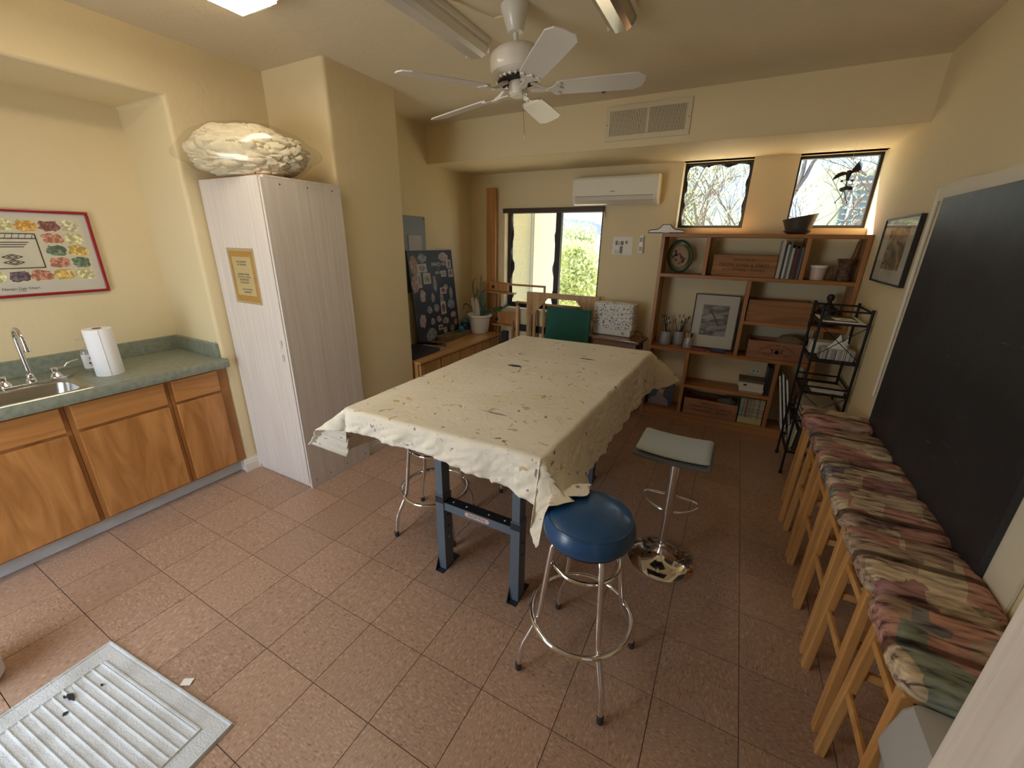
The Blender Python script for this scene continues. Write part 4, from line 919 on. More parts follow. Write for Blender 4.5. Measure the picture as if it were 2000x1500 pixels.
chrome_stool('round_stool', (1.37, 1.13, 0), R(12), 'chrome stool under the middle of the table, only a leg end showing', M_dv)

# adjustable stool
t = thing('swivel_stool', 'grey padded swivel bar stool on a chrome column and trumpet base', 'stool', (2.335, .80, 0))
cx_, cy2 = 2.338, .80
MB().lathe((cx_, cy2, 0), [(.180, 0), (.182, .004), (.176, .010), (.13, .016), (.085, .028), (.055, .045), (.036, .066), (.028, .090), (.026, .100)], 64).build('base', M_chrome, t, smooth=True)
MB().lathe((cx_, cy2, .095), [(.029, 0), (.031, .004), (.031, .016), (.027, .02)], 32).build('collar', M_chrome, t, smooth=True)
MB().tube([(cx_, cy2, .10), (cx_, cy2, .31)], .0235, 32).build('lower_column', M_chrome, t, smooth=True)
MB().tube([(cx_, cy2, .31), (cx_, cy2, .675)], .0285, 32).build('upper_column', M_chrome, t, smooth=True)
pts = []
for k in range(40):
    a = 2 * PI * k / 40; X_, Y_ = .150 * math.cos(a), .085 * math.sin(a) + (.02 * math.cos(2 * a)); pts.append((cx_ - .005 + X_, cy2 + .135 + Y_, .298))
MB().tube(pts, .0075, 10, closed=True).build('foot_rest', M_chrome, t, smooth=True)
MB().tube([(cx_, cy2, .66), (cx_ + .07, cy2 + .05, .655), (cx_ + .16, cy2 + .115, .625)], .005, 8).build('lever', M_chrome, t, smooth=True)
rz = R(-1); mm = Matrix.Translation((2.322, .800, .70)) @ Matrix.Rotation(rz, 4, 'Z')
def pad(x0, x1, z0, z1, hw, r_, sag):
    "seat slab: gently dipping along x, front lip dropped"
    b = MB(); N = 24
    def fn(u, v):
        x = x0 + (x1 - x0) * u; return None
    sec = []
    for j in range(28):
        a = 2 * PI * j / 28; e = lambda q, k: math.copysign(abs(q) ** k, q)
        sec.append((hw * e(math.cos(a), .35), (z1 - z0) / 2 * e(math.sin(a), .6)))
    vs = []
    for i in range(N + 1):
        u = i / N; x = x0 + (x1 - x0) * u; q = (2 * u - 1)
        end = 1 if abs(q) < .93 else max(.35, 1 - ((abs(q) - .93) / .07) ** 2 * .65)
        zc = (z0 + z1) / 2 + sag * (q * q - .4)
        for (yy, zz) in sec: vs.append(mm @ Vector((x, yy * (.96 + .04 * end), zc + zz * end)))
    fs = [(i * 28 + j, i * 28 + (j + 1) % 28, (i + 1) * 28 + (j + 1) % 28, (i + 1) * 28 + j) for i in range(N) for j in range(28)] + [tuple(range(28))[::-1], tuple(N * 28 + j for j in range(28))]
    return b.add(vs, fs)
pad(-.185, .185, -.030, .000, .148, 0, .010).build('seat_base', mat('charcoal_vinyl', (.085, .09, .095), .4), t, smooth=True)
pad(-.172, .172, .0, .030, .132, 0, .010).build('seat_pad', mat('grey_green_vinyl', (.36, .39, .35), .38, bump=(150, .2, .0008)), t, smooth=True)
MB().lathe((cx_, cy2, .665), [(.07, 0), (.075, .006), (0, .006)], 24).build('seat_plate', M_black, t, smooth=True)

# wooden stools with patchwork cushions
def cushion(name, par, cx, cy, cz, lx, ly, lz, seed, rz=0, sad=0):
    def fn(u, v):
        th = 2 * PI * u; ph = PI * (v - .5); e = lambda q, k: math.copysign(abs(q) ** k, q)
        x = e(math.cos(ph), .42) * e(math.cos(th), .27); y = e(math.cos(ph), .42) * e(math.sin(th), .27); z = e(math.sin(ph), .75)
        n1 = noise.noise(Vector((x * 2 + seed, y * 2, z * 2))) * .035 + noise.noise(Vector((x * 7 + seed, y * 7, z * 7))) * .02 + (noise.noise(Vector((x * 16, y * 16 + seed, z * 12))) * .018 if abs(z) < .8 else 0)
        k = 1 + n1; p = Vector((x * lx / 2 * k, y * ly / 2 * k, z * lz / 2 * (1 + n1 * 2)))
        if z > 0: p.z += sad * (x * x - .5)
        else: p.z = max(p.z, -lz * .42)
        return Matrix.Rotation(rz, 4, 'Z') @ p + Vector((cx, cy, cz))
    return MB().grid(fn, 72, 28, cu=True).build(name, M_patch, par, smooth=True)
def wood_stool(idx, yc, label, rz=0, ly=.315, lz=.085):
    t = thing('wooden_stool', label, 'stool', (3.135, yc, 0), rz, 'padded wooden stools along the chalkboard wall')
    fr = frames[t.name]; L = lambda x, y, z: fr @ Vector((x, y, z))
    hx, hy = .135, .130
    for sx_ in (-1, 1):
        for sy_ in (-1, 1):
            a, c = L(sx_ * (hx + .004), sy_ * (hy + .006), 0), L(sx_ * (hx - .008), sy_ * (hy - .022), .64)
            b = MB(); b.beam(a, c, .036, .030, L(1, 0, 0) - L(0, 0, 0)); b.build('leg', M_stool, t, .004)
    def rail(p, q, w_=.014, d_=.030): MB().beam(p, q, w_, d_).build('rail', M_stool, t, .003)
    for sx_ in (-1, 1):
        rail(L(sx_ * hx, -.120, .335), L(sx_ * hx, .120, .335)); rail(L(sx_ * hx * .96, -.106, .575), L(sx_ * hx * .96, .106, .575), .014, .026)
    for sy_ in (-1, 1):
        rail(L(-hx, sy_ * .117, .425), L(hx, sy_ * .117, .425)); rail(L(-hx * .96, sy_ * .106, .60), L(hx * .96, sy_ * .106, .60), .014, .030)
    MB().cbox(L(0, 0, .645), (.285, .27, .018), rz).build('seat_board', M_stool, t, .006)
    p = L(.0, 0, .688); cushion('cushion', t, p.x, p.y, p.z, .335, ly + .002, lz, idx * 3.7, rz, .010)
    return t
lab = ['nearest padded stool, pink and cream striped patchwork cushion, beside the grey bin', 'second padded stool from the grey bin, patchwork cushion with cream and green patches',
       'third padded stool from the grey bin, brown cushion with an upright cream stripe', 'fourth padded stool from the grey bin, between the striped stools and the far ones',
       'second padded stool from the black rack, cushion with wavy bluish streaks', 'padded stool nearest the black rack, lumpy rounded cushion, turned slightly']
for i, (yc, rz, ly, lz) in enumerate([(-.045, 0, .325, .09), (.310, R(1), .335, .085), (.652, 0, .315, .085), (.985, 0, .315, .085), (1.312, R(-2), .30, .09), (1.655, R(-7), .27, .11)]):
    wood_stool(i, yc, lab[i], rz, ly, lz)

# ================================================================ LITTLE FLOOR THINGS
def mat_rug():
    t = thing('bath_mat', 'off-white ribbed cotton bath mat with paint specks on the tile floor', 'mat', (.69, -1.28, 0))
    m_ = mat('dirty_white_cotton', (.64, .66, .68), .95, bump=(220, .9, .004), var=(7, (.48, .47, .45), .45, .75))
    A, B_, C_, D_ = Vector((.288, -.915)), Vector((1.100, -.846)), Vector((1.148, -1.42)), Vector((.336, -1.49))
    def fn(u, v):
        p = (A * (1 - u) + B_ * u) * (1 - v) + (D_ * (1 - u) + C_ * u) * v
        eu = min(u, 1 - u) * .815; ev = min(v, 1 - v) * .58; h = .007
        if eu < .004 or ev < .004: h = .001
        elif eu < .012 or ev < .012: h = .0115
        elif eu < .018 or ev < .018: h = .006
        if eu > .088 and ev > .062:
            if eu < .096 or ev < .070: h = .0125
            else: h = .0065 + .0045 * abs(math.sin(v * .58 * PI / .0300)) ** 12
        h += .0007 * noise.noise(Vector((u * 90, v * 70, 0)))
        return Vector((p.x, p.y, h))
    MB().grid(fn, 150, 300).build('pile', m_, t, smooth=True, fix=False)
    b = MB(); b.cbox((.777, -.858 + .006, .004), (.040, .028, .0015), R(32)); b.build('care_tag', M_paper, t)
    for k, (x, y, rx, ry) in enumerate([(.462, -1.095, .024, .009), (.44, -1.108, .010, .004), (.52, -1.13, .006, .009), (.505, -1.02, .006, .004)]):
        rn = random.Random(k); poly = [(x + rx * (.5 + .8 * rn.random()) * math.cos(2 * PI * j / 14), y + ry * (.5 + .8 * rn.random()) * math.sin(2 * PI * j / 14)) for j in range(14)]
        MB().prism(poly, 'z', .010, .0138).build('paint_speck', M_bk, t)
mat_rug()
# grey bin lower right
t = thing('waste_bin', 'light grey plastic flip-lid waste bin between the nearest stool and the white cabinet', 'bin', (3.14, -.42, 0))
M_bin = mat('light_grey_plastic', (.42, .41, .40), .4)
b = MB(); vs = []
def rrect(x0, x1, y0, y1, z, r_=.03):
    return [(cx + r_ * math.cos(R(a + k * 15)), cy_ + r_ * math.sin(R(a + k * 15)), z) for (cx, cy_, a) in [(x1 - r_, y1 - r_, 0), (x0 + r_, y1 - r_, 90), (x0 + r_, y0 + r_, 180), (x1 - r_, y0 + r_, 270)] for k in range(7)]
def loft(rings_, cap=True):
    n_ = len(rings_[0]); b = MB(); fs = [(i * n_ + j, i * n_ + (j + 1) % n_, (i + 1) * n_ + (j + 1) % n_, (i + 1) * n_ + j) for i in range(len(rings_) - 1) for j in range(n_)]
    if cap: fs += [tuple(range(n_))[::-1], tuple((len(rings_) - 1) * n_ + j for j in range(n_))]
    return b.add([p for q in rings_ for p in q], fs)
loft([rrect(3.0, 3.28, -.60, -.26, 0), rrect(2.975, 3.295, -.63, -.215, .50), rrect(2.968, 3.298, -.635, -.208, .51), rrect(2.968, 3.298, -.635, -.208, .525)]).build('body', M_bin, t, smooth=True)
loft([rrect(2.963, 3.300, -.640, -.203, .525), rrect(2.963, 3.300, -.640, -.203, .54), rrect(2.985, 3.285, -.615, -.198, .635, .02), rrect(3.00, 3.27, -.52, -.200, .660, .02)]).build('lid', M_bin, t, smooth=True)
b = MB().tube([(3.12, -.27, .659), (3.12, -.33, .657), (3.20, -.33, .657), (3.20, -.27, .659)], .003, 6); b.build('lid_catch', mat('grey_catch', (.25, .25, .24), .4), t, smooth=True)
# white bucket at the left edge
t = thing('white_bucket', 'white plastic bucket just cut off by the left photo edge, left of the bath mat', 'bucket', (.060, -1.275, 0))
MB().lathe((.060, -1.275, 0), [(0, 0), (.085, 0), (.092, .008), (.112, .19), (.118, .195), (.118, .205), (.110, .205), (.100, .02), (0, .012)], 40).build('tub', mat('off_white_plastic', (.70, .70, .64), .45), t, smooth=True)
# twig on the floor
b = MB().tube([(1.915, -.77, .002), (1.935, -.785, .004), (1.950, -.80, .003)], [.001, .002, .003], 6)
solo('dried_stalk', b, mat('dry_stalk', (.10, .08, .06), .8), 'tiny dried plant stalk lying on the tile floor in front of the blue stool', 'twig', loc=(1.935, -.785, 0), smooth=True)

# ================================================================ REAR LEFT CORNER
ZL = .645
t = thing('low_cabinet', 'long low oak cabinet against the left rear wall, carrying the plant and rock poster', 'cabinet', (-.2, 2.2, 0))
bx('top', M_lowt, t, -.463, .065, 1.475, 2.975, ZL - .022, ZL, .003)
bx('carcass', M_lowc, t, -.463, .030, 1.480, 2.965, .06, ZL - .022)
bx('plinth', M_lowc, t, -.44, .01, 1.49, 2.955, 0, .06)
for (a, c) in ((1.50, 1.79), (1.815, 2.72), (2.745, 2.945)):
    d = bx('door', M_lowc, t, .030, .046, a, c, .075, ZL - .035, .002)
    if c - a < .5:
        b = MB()
        for q in [(a, a + .03, .075, ZL - .035), (c - .03, c, .075, ZL - .035), (a + .03, c - .03, .075, .105), (a + .03, c - .03, ZL - .065, ZL - .035)]: b.box(.046, .050, *q)
        b.build('door_frame', M_lowc, d, .001)
# electrical panel on the wall
t = thing('electrical_panel', 'grey metal electrical panel with a small inset door behind the rock poster', 'panel', (-.463, 1.95, 1.2))
bx('cover_plate', mat('grey_panel_paint', (.17, .185, .20), .45, .2), t, -.464, -.457, 1.62, 2.278, 1.18, 1.912, .002)
bx('inset_door', mat('pinkish_grey_door', (.36, .30, .27), .35), t, -.457, -.452, 2.008, 2.205, 1.28, 1.735, .002)
bx('door_latch', M_black, t, -.452, -.449, 2.190, 2.200, 1.50, 1.53)
MB().lathe((0, 0, 0), [(.006, 0), (.005, .003), (0, .004)], 12, Matrix.Translation((-.457, 2.255, 1.892)) @ Matrix.Rotation(PI / 2, 4, 'Y')).build('cover_screw', M_darkhole, t)
# poster board
t = thing('rock_poster', 'dark poster board of mineral photographs leaning on the wall behind the paper cutter', 'poster', (-.38, 2.32, ZL))
zb_, zt_, xb_, xt_ = ZL + .001, 1.59, -.345, -.440
PM = Matrix.Translation((xb_, 0, zb_)) @ Matrix.Rotation(-math.atan2(xb_ - xt_, zt_ - zb_), 4, 'Y')
PH = math.hypot(zt_ - zb_, xb_ - xt_)
MB().box(-.006, 0, 1.955, 2.690, 0, PH, PM).build('board', mat('dark_board', (.012, .013, .015), .5, var=(3, (.030, .042, .055), .45, .7)), t)
MB().box(-.006, .0015, 2.690, 2.693, 0, PH, PM).box(-.006, .0015, 1.955, 2.690, PH, PH + .003, PM).build('board_edge', M_paper, t)
rn = random.Random(11)
rockm = [mottle('rock_print_%s' % 'abcdef'[i], [(.3, a), (.5, c), (.7, d)], 45, .5) for i, (a, c, d) in enumerate([((.10, .09, .09), (.30, .26, .24), (.50, .46, .44)), ((.14, .07, .05), (.36, .22, .15), (.55, .40, .30)), ((.06, .07, .07), (.22, .24, .24), (.45, .48, .50)), ((.20, .12, .12), (.42, .30, .28), (.60, .50, .46)), ((.10, .02, .02), (.25, .05, .04), (.40, .20, .15)), ((.10, .09, .05), (.28, .26, .16), (.46, .42, .30))])]
M_card = mat('photo_card', (.50, .47, .42), .6)
rocks = [(2.03, .80, .055, .10, 1), (2.17, .87, .060, .05, 2), (2.53, .875, .095, .045, 3), (2.02, .62, .06, .09, 1), (2.20, .71, .035, .07, 5), (2.33, .60, .030, .085, 0), (2.11, .49, .045, .065, 3), (2.27, .46, .03, .05, 0),
         (2.42, .43, .030, .06, 0), (2.60, .48, .028, .07, 0), (2.51, .55, .040, .035, 5), (2.19, .34, .040, .040, 0), (2.31, .35, .045, .045, 0), (2.58, .36, .060, .055, 2), (2.06, .24, .050, .070, 3), (2.22, .215, .035, .035, 0),
         (2.33, .225, .035, .035, 3), (2.45, .19, .06, .035, 0), (2.60, .24, .055, .035, 3), (2.18, .07, .085, .075, 2), (2.42, .085, .032, .04, 3), (2.55, .09, .04, .035, 0), (2.63, .15, .035, .04, 1)]
for k, (y, z, rw, rh_, mi) in enumerate(rocks):
    rw *= 1.15; rh_ *= 1.12
    poly = [(y + rw * (.72 + .34 * rn.random()) * math.cos(2 * PI * j / 18), z + rh_ * (.72 + .34 * rn.random()) * math.sin(2 * PI * j / 18)) for j in range(18)]
    MB().prism(poly, 'x', 0, .001, PM).build('rock_print', rockm[mi], t)
for k, (y, z, w_, h_, mi) in enumerate([(2.15, .775, .15, .085, 0), (2.09, .655, .06, .15, 5), (2.21, .665, .12, .11, 5), (2.61, .80, .08, .09, 4), (2.50, .70, .09, .065, 5), (2.63, .70, .08, .085, 4), (2.46, .52, .11, .07, 4), (2.43, .335, .09, .14, 4), (2.34, .13, .07, .055, 4)]):
    c = MB().box(.0009, .0016, y - w_ / 2, y + w_ / 2, z - h_ / 2, z + h_ / 2, PM).build('photo_card', M_card, t)
    poly = [(y + w_ * .40 * (.7 + .3 * rn.random()) * math.cos(2 * PI * j / 14), z + h_ * .40 * (.7 + .3 * rn.random()) * math.sin(2 * PI * j / 14)) for j in range(14)]
    MB().prism(poly, 'x', .0016, .0021, PM).build('card_picture', rockm[mi], c)
b = MB()
for s_, sz, y, z in [('PAVO HOS', .060, 2.455, .800), ('Y', .035, 2.42, .755), ('IRIS EN', .040, 2.42, .715)]:
    vs, fs = textmesh(s_, sz); b.add(vs, fs, PM @ Matrix.Translation((.0026, y, z)) @ Matrix.Rotation(PI / 2, 4, 'Z') @ Matrix.Rotation(PI / 2, 4, 'X'))
b.build('title_lettering', mat('white_ink', (.75, .75, .72), .6), t, kind='stuff')
# paper cutter
t = thing('paper_cutter', 'black guillotine paper cutter on the near end of the low cabinet', 'paper cutter', (-.2, 1.72, ZL))
bx('bed', M_black, t, -.36, -.035, 1.50, 1.90, ZL + .004, ZL + .034, .004)
for q in ((-.33, 1.53), (-.065, 1.53), (-.33, 1.87), (-.065, 1.87)): MB().lathe((q[0], q[1], ZL), [(.012, 0), (.010, .005), (0, .005)], 10).build('rubber_foot', M_black, t)
b = MB(); b.beam((-.34, 1.915, ZL + .045), (-.10, 1.955, ZL + .052), .010, .028); b.build('blade_arm', M_black, t, .002)
MB().tube([(-.11, 1.953, ZL + .052), (-.07, 1.960, ZL + .054), (-.03, 1.967, ZL + .050), (-.012, 1.970, ZL + .036)], [.010, .014, .015, .010], 10).build('handle', M_black, t, smooth=True)
# wicker basket
M_wick = mat('straw_wicker', (.32, .235, .12), .85, bump=(160, .9, .004), var=(70, (.20, .14, .065), .4, .6))
t = thing('wicker_tray', 'flat rectangular straw tray lying along the foot of the rock poster', 'basket', (-.26, 2.55, ZL))
loft([rrect(-.330, -.215, 2.22, 2.70, ZL + .001, .012), rrect(-.335, -.210, 2.215, 2.705, ZL + .055, .014), rrect(-.325, -.220, 2.225, 2.695, ZL + .055, .012), rrect(-.320, -.225, 2.23, 2.69, ZL + .010, .012)]).build('tray', M_wick, t)
b = MB()
for k in range(46): y = 2.225 + k * .0104; b.box(-.211, -.2075, y, y + .006, ZL + .004, ZL + .052)
b.build('weave_ribs', M_wick, t, kind='stuff')
# blue crumpled thing and blue pot
b = MB().grid(lambda u, v: Vector((-.265 + .032 * math.cos(2 * PI * u) * math.sin(PI * v) * (1 + .3 * noise.noise(Vector((u * 6, v * 6, 1)))), 2.60 + .045 * math.sin(2 * PI * u) * math.sin(PI * v) * (1 + .3 * noise.noise(Vector((u * 5, v * 6, 4)))), max(ZL + .012, ZL + .070 - .045 * math.cos(PI * v)))), 24, 12, cu=True)
solo('blue_rag', b, mat('blue_rag', (.05, .17, .30), .8), 'small crumpled blue rag lying in the straw tray', 'rag', loc=(-.265, 2.6, ZL + .012))
t = thing('blue_pot', 'small dark blue glazed pot with crumpled teal tissue, between poster and potted plant', 'pot', (-.345, 2.80, ZL))
MB().lathe((-.345, 2.80, ZL), [(0, 0), (.042, 0), (.046, .006), (.062, .04), (.066, .065), (.058, .095), (.052, .108), (.056, .118), (.050, .118), (.046, .105), (.05, .06), (0, .02)], 36).build('pot', mat('blue_glaze', (.015, .055, .13), .15, coat=.6, var=(9, (.05, .02, .015), .55, .7)), t, smooth=True)
MB().grid(lambda u, v: Vector((-.345, 2.80, ZL + .118)) + Vector((math.cos(2 * PI * u) * .048, math.sin(2 * PI * u) * .048, 0)) * math.sin(PI * (v * .5 + .02)) * (1 + .25 * noise.noise(Vector((u * 8, v * 6, 1)))) + Vector((0, 0, .045 * math.cos(PI * v * .5) * (1 + .5 * noise.noise(Vector((u * 7, v * 9, 3)))))), 30, 12, cu=True).build('tissue', mat('teal_tissue', (.12, .32, .36), .8), t)
# potted plant
px_, py_ = -.165, 2.845
t = thing('potted_plant', 'snake plant with drooping dark leaves in a cream plastic pot on the low cabinet', 'plant', (px_, py_, ZL))
MB().lathe((px_, py_, ZL), [(0, 0), (.088, 0), (.094, .006), (.100, .02), (.124, .17), (.126, .195), (.142, .198), (.148, .206), (.146, .222), (.138, .226), (.130, .220), (.118, .190), (0, .185)], 48).build('pot', mat('cream_pot', (.66, .63, .54), .5), t, smooth=True)
MB().lathe((px_, py_, ZL), [(0, .192), (.119, .190)], 32).build('soil', mat('potting_soil', (.05, .035, .025), .95), t)
def leaf(b, pts, w_, n_=14):
    pts = [Vector(p) for p in pts]
    def P(s_):
        k = s_ * (len(pts) - 1); i = min(int(k), len(pts) - 2); f_ = k - i
        p0 = pts[max(i - 1, 0)]; p1 = pts[i]; p2 = pts[i + 1]; p3 = pts[min(i + 2, len(pts) - 1)]
        return .5 * ((2 * p1) + (p2 - p0) * f_ + (2 * p0 - 5 * p1 + 4 * p2 - p3) * f_ ** 2 + (3 * p1 - p0 - 3 * p2 + p3) * f_ ** 3)
    base = len(b.v); 
    for i in range(n_ + 1):
        s_ = i / n_; p = P(s_); tg = (P(min(1, s_ + .02)) - P(max(0, s_ - .02))).normalized()
        sd = tg.cross(Vector((.3, -1, .1))); sd = sd.normalized() if sd.length > .01 else Vector((1, 0, 0))
        ww = w_ * (.35 + .65 * math.sin(PI * min(1, s_ * .75 + .18))) * (1 - s_ ** 6)
        up = sd.cross(tg) * ww * .25
        b.v += [p - sd * ww + up, p, p + sd * ww + up]
    for i in range(n_):
        a = base + i * 3
        for j in range(2): b.f.append([a + j, a + j + 1, a + j + 4, a + j + 3]); b.m.append(b.mi)
M_leafd = mat('dark_green_leaf', (.035, .065, .030), .4, var=(30, (.14, .19, .10), .5, .62)); M_leafp = mat('dry_papery_leaf', (.58, .52, .42), .8)
zt = ZL + .19
for (q, wd, m_) in [([(px_ + .03, py_, zt), (px_ + .03, py_ - .02, zt + .25), (px_ + .045, py_ - .03, zt + .50)], .014, M_leafd), ([(px_ + .05, py_, zt), (px_ + .06, py_ - .02, zt + .2), (px_ + .03, py_ - .03, zt + .40)], .013, M_leafd),
                   ([(px_ - .02, py_, zt), (px_ - .03, py_, zt + .12), (px_ - .075, py_ - .01, zt + .30)], .016, M_leafd), ([(px_ - .03, py_, zt), (px_ - .09, py_, zt + .35), (px_ - .04, py_, zt + .46)], .006, M_leafd),
                   ([(px_, py_, zt), (px_ - .04, py_, zt + .2), (px_ - .02, py_, zt + .36)], .012, M_leafd), ([(px_ + .06, py_, zt), (px_ + .14, py_ - .02, zt + .08), (px_ + .30, py_ - .05, zt + .13), (px_ + .44, py_ - .06, zt + .185)], .026, M_leafd),
                   ([(px_ - .04, py_, zt), (px_ - .12, py_ - .02, zt + .12), (px_ - .19, py_ - .03, zt + .14), (px_ - .205, py_ - .04, zt + .06)], .008, M_leafd), ([(px_ + .02, py_, zt), (px_ + .01, py_, zt + .15), (px_ - .03, py_, zt + .33)], .008, M_leafd),
                   ([(px_ - .02, py_ - .02, zt), (px_ - .06, py_ - .02, zt + .12), (px_ - .09, py_ - .03, zt + .24)], .030, M_leafp), ([(px_, py_ - .02, zt), (px_ - .02, py_ - .02, zt + .14), (px_ - .035, py_ - .03, zt + .235)], .024, M_leafp),
                   ([(px_ + .05, py_ + .02, zt), (px_ + .09, py_, zt + .2), (px_ + .075, py_, zt + .37)], .007, M_leafd)]:
    b = MB(); leaf(b, q, wd); b.build('leaf', m_, t, smooth=True, fix=False)
# studio easel in the corner
t = thing('studio_easel', 'tall wooden studio easel with a high mast and painting trays in the back left corner', 'easel', (-.12, 3.05, 0))
bx('mast', M_honey, t, -.198, -.076, 3.060, 3.085, .04, 2.252, .006)
bx('foot_beam', M_honey, t, -.34, .24, 3.04, 3.10, 0, .045, .004)
for (z, x0, x1, hh) in ((1.118, -.30, .215, .115), (.735, -.10, .245, .150)):
    bx('tray', M_honey, t, x0, x1, 2.985, 3.058, z - .012, z + .006, .003)
    k = bx('tray_block', M_honey, t, x0 + .06, x1 - .10 if z > 1 else x1 - .01, 3.030, 3.058, z + .006, z + hh, .012, seg=3)
    MB().lathe((0, 0, 0), [(.020, 0), (.020, .012), (.010, .018), (0, .018)], 6, Matrix.Translation((-.085 + (.05 if z < 1 else 0), 3.030, z + .06)) @ Matrix.Rotation(PI / 2, 4, 'X')).build('knob', M_black, k)
# stretcher frames and gusset frame
def bars(name, label, cat, y, x0, x1, z0, z1, w_, th, m_):
    t = thing(name, label, cat, ((x0 + x1) / 2, y, z0))
    bx('top_bar', m_, t, x0, x1, y, y + th, z1 - w_, z1, .002); bx('bottom_bar', m_, t, x0, x1, y, y + th, z0, z0 + w_, .002)
    bx('side_bar', m_, t, x0, x0 + w_ * 1.1, y, y + th, z0 + w_, z1 - w_, .002); bx('side_bar', m_, t, x1 - w_ * 1.1, x1, y, y + th, z0 + w_, z1 - w_, .002); return t
bars('stretcher_frame', 'thin wooden stretcher frame leaning before the left pane of the sliding window', 'frame', 3.086, -.068, .568, .10, 1.221, .023, .014, M_honey)
bars('stretcher_frame', 'lower thin wooden frame behind the gusseted frame under the window', 'frame', 3.068, .203, 1.082, .0, 1.026, .023, .014, M_honey)
t = thing('gusset_frame', 'raw pine frame with triangular corner gussets standing before the window', 'frame', (.8, 3.04, 0))
gx0, gx1, gz, gy = .367, 1.222, 1.150, 3.030
bx('top_bar', M_pinex, t, gx0, gx1, gy, gy + .030, gz - .058, gz, .002)
bx('leg', M_pine, t, gx0, gx0 + .066, gy, gy + .030, 0, gz - .058, .002); bx('leg', M_pine, t, gx1 - .053, gx1, gy, gy + .030, 0, gz - .058, .002)
bx('inner_leg', M_pine, t, gx0 + .080, gx0 + .112, gy, gy + .030, 0, gz - .22, .002)
MB().prism([(gx0, gz - .002), (gx0 + .267, gz - .002), (gx0 + .267, gz - .055), (gx0 + .066, gz - .267), (gx0, gz - .267)], 'y', gy - .008, gy).build('gusset', M_pine, t)
MB().prism([(gx1, gz - .002), (gx1 - .267, gz - .002), (gx1 - .267, gz - .055), (gx1 - .053, gz - .267), (gx1, gz - .267)], 'y', gy - .008, gy).build('gusset', M_pine, t)
for (x, z) in ((gx0 + .17, gz - .08), (gx1 - .17, gz - .08)): MB().lathe((0, 0, 0), [(.006, 0), (.005, .002), (0, .002)], 10, Matrix.Translation((x, gy - .008, z)) @ Matrix.Rotation(PI / 2, 4, 'X')).build('screw', bpy.data.materials['brown_screw'], t)
b = MB().box(.395, .425, 2.70, 2.735, 0, 1.03); solo('wooden_post', b, M_pine, 'slim pine post standing left of the gusseted frame', 'post', loc=(.41, 2.72, 0), bevel=.002)
b = MB().box(.330, .352, 2.72, 2.745, 0, .86); solo('wooden_post', b, M_crate2, 'short dark reddish post beside the slim pine post', 'post', loc=(.34, 2.73, 0), bevel=.002)
t = thing('display_board', 'dark green cloth-covered board propped up between table and window', 'board', (1.01, 2.64, 0))
MB().cbox((1.008, 2.655, .56), (.478, .026, 1.0), 0, R(-4)).build('cloth_face', mat('dark_green_cloth', (.006, .085, .060), .75, bump=(260, .5, .001)), t, .006)
b = MB()
for k in range(22): b.cbox((1.225, 2.6405 - (.0), 1.03 - k * .022), (.003, .004, .009), 0, R(-4))
b = MB()
for k in range(20):
    z = 1.02 - k * .022; yy = 2.655 + math.tan(R(4)) * (z - .56) - .0135; b.cbox((1.222, yy, z), (.0035, .002, .009))
b.build('stitching', mat('pale_green_thread', (.12, .24, .18), .8), t, kind='stuff')
t = thing('dark_rail', 'black metal rail bracket low on the wall under the window', 'bracket', (.6, 3.13, .68))
bx('rail', M_black, t, .16, 1.18, 3.125, 3.149, .66, .74, .003)
b = MB().box(.135, .205, 2.84, 2.90, 0, .70); solo('black_post', b, M_black, 'black metal post between the low cabinet and the wooden frames', 'post', loc=(.17, 2.87, 0), bevel=.004)

# side table with covered machine
t = thing('side_table', 'small dark brown wooden side table left of the bookshelf', 'table', (1.455, 2.845, 0), R(-5))
fr = frames[t.name]
def fb(name, m_, x0, x1, y0, y1, z0, z1, bv=.002): return MB().box(x0, x1, y0, y1, z0, z1, fr).build(name, m_, t, bv)
fb('top', M_brown, -.300, .300, -.150, .150, .772, .800, .006); fb('apron', M_brown, -.270, .270, -.130, .130, .690, .772)
for sx_ in (-1, 1):
    for sy_ in (-1, 1): fb('leg', M_brown, sx_ * .25 - .022, sx_ * .25 + .022, sy_ * .11 - .020, sy_ * .11 + .020, 0, .69)
def floral():
    m, n, b = new_mat('floral_cotton'); tcn = n.nodes.new('ShaderNodeTexCoord'); last = None
    cur = (.78, .77, .74)
    for k, (scl, thr, cc) in enumerate([(44, .30, (.05, .09, .08)), (58, .26, (.06, .08, .16)), (17, .20, (.45, .16, .18)), (28, .16, (.30, .22, .10))]):
        mp = n.nodes.new('ShaderNodeMapping'); mp.inputs['Location'].default_value = (k * 1.37, k * 2.1, k * .7)
        vo = n.nodes.new('ShaderNodeTexVoronoi'); vo.inputs['Scale'].default_value = scl
        nz = n.nodes.new('ShaderNodeTexNoise'); nz.inputs['Scale'].default_value = 60
        vm = n.nodes.new('ShaderNodeVectorMath'); vm.operation = 'MULTIPLY_ADD'; vm.inputs[1].default_value = (.03, .03, .03)
        n.links.new(tcn.outputs['Object'], mp.inputs[0]); n.links.new(tcn.outputs['Object'], nz.inputs[0]); n.links.new(nz.outputs['Color'], vm.inputs[0]); n.links.new(mp.outputs[0], vm.inputs[2]); n.links.new(vm.outputs[0], vo.inputs[0])
        cr = ramp(n, [(thr - .03, (1, 1, 1)), (thr, (0, 0, 0))]); n.links.new(vo.outputs['Distance'], cr.inputs[0])
        mx = n.nodes.new('ShaderNodeMix'); mx.data_type = 'RGBA'; n.links.new(cr.outputs[0], mx.inputs[0])
        if last: n.links.new(last, mx.inputs[6])
        else: mx.inputs[6].default_value = (*cur, 1)
        mx.inputs[7].default_value = (*cc, 1); last = mx.outputs[2]
    n.links.new(last, b.inputs['Base Color']); b.inputs['Roughness'].default_value = .85; return m
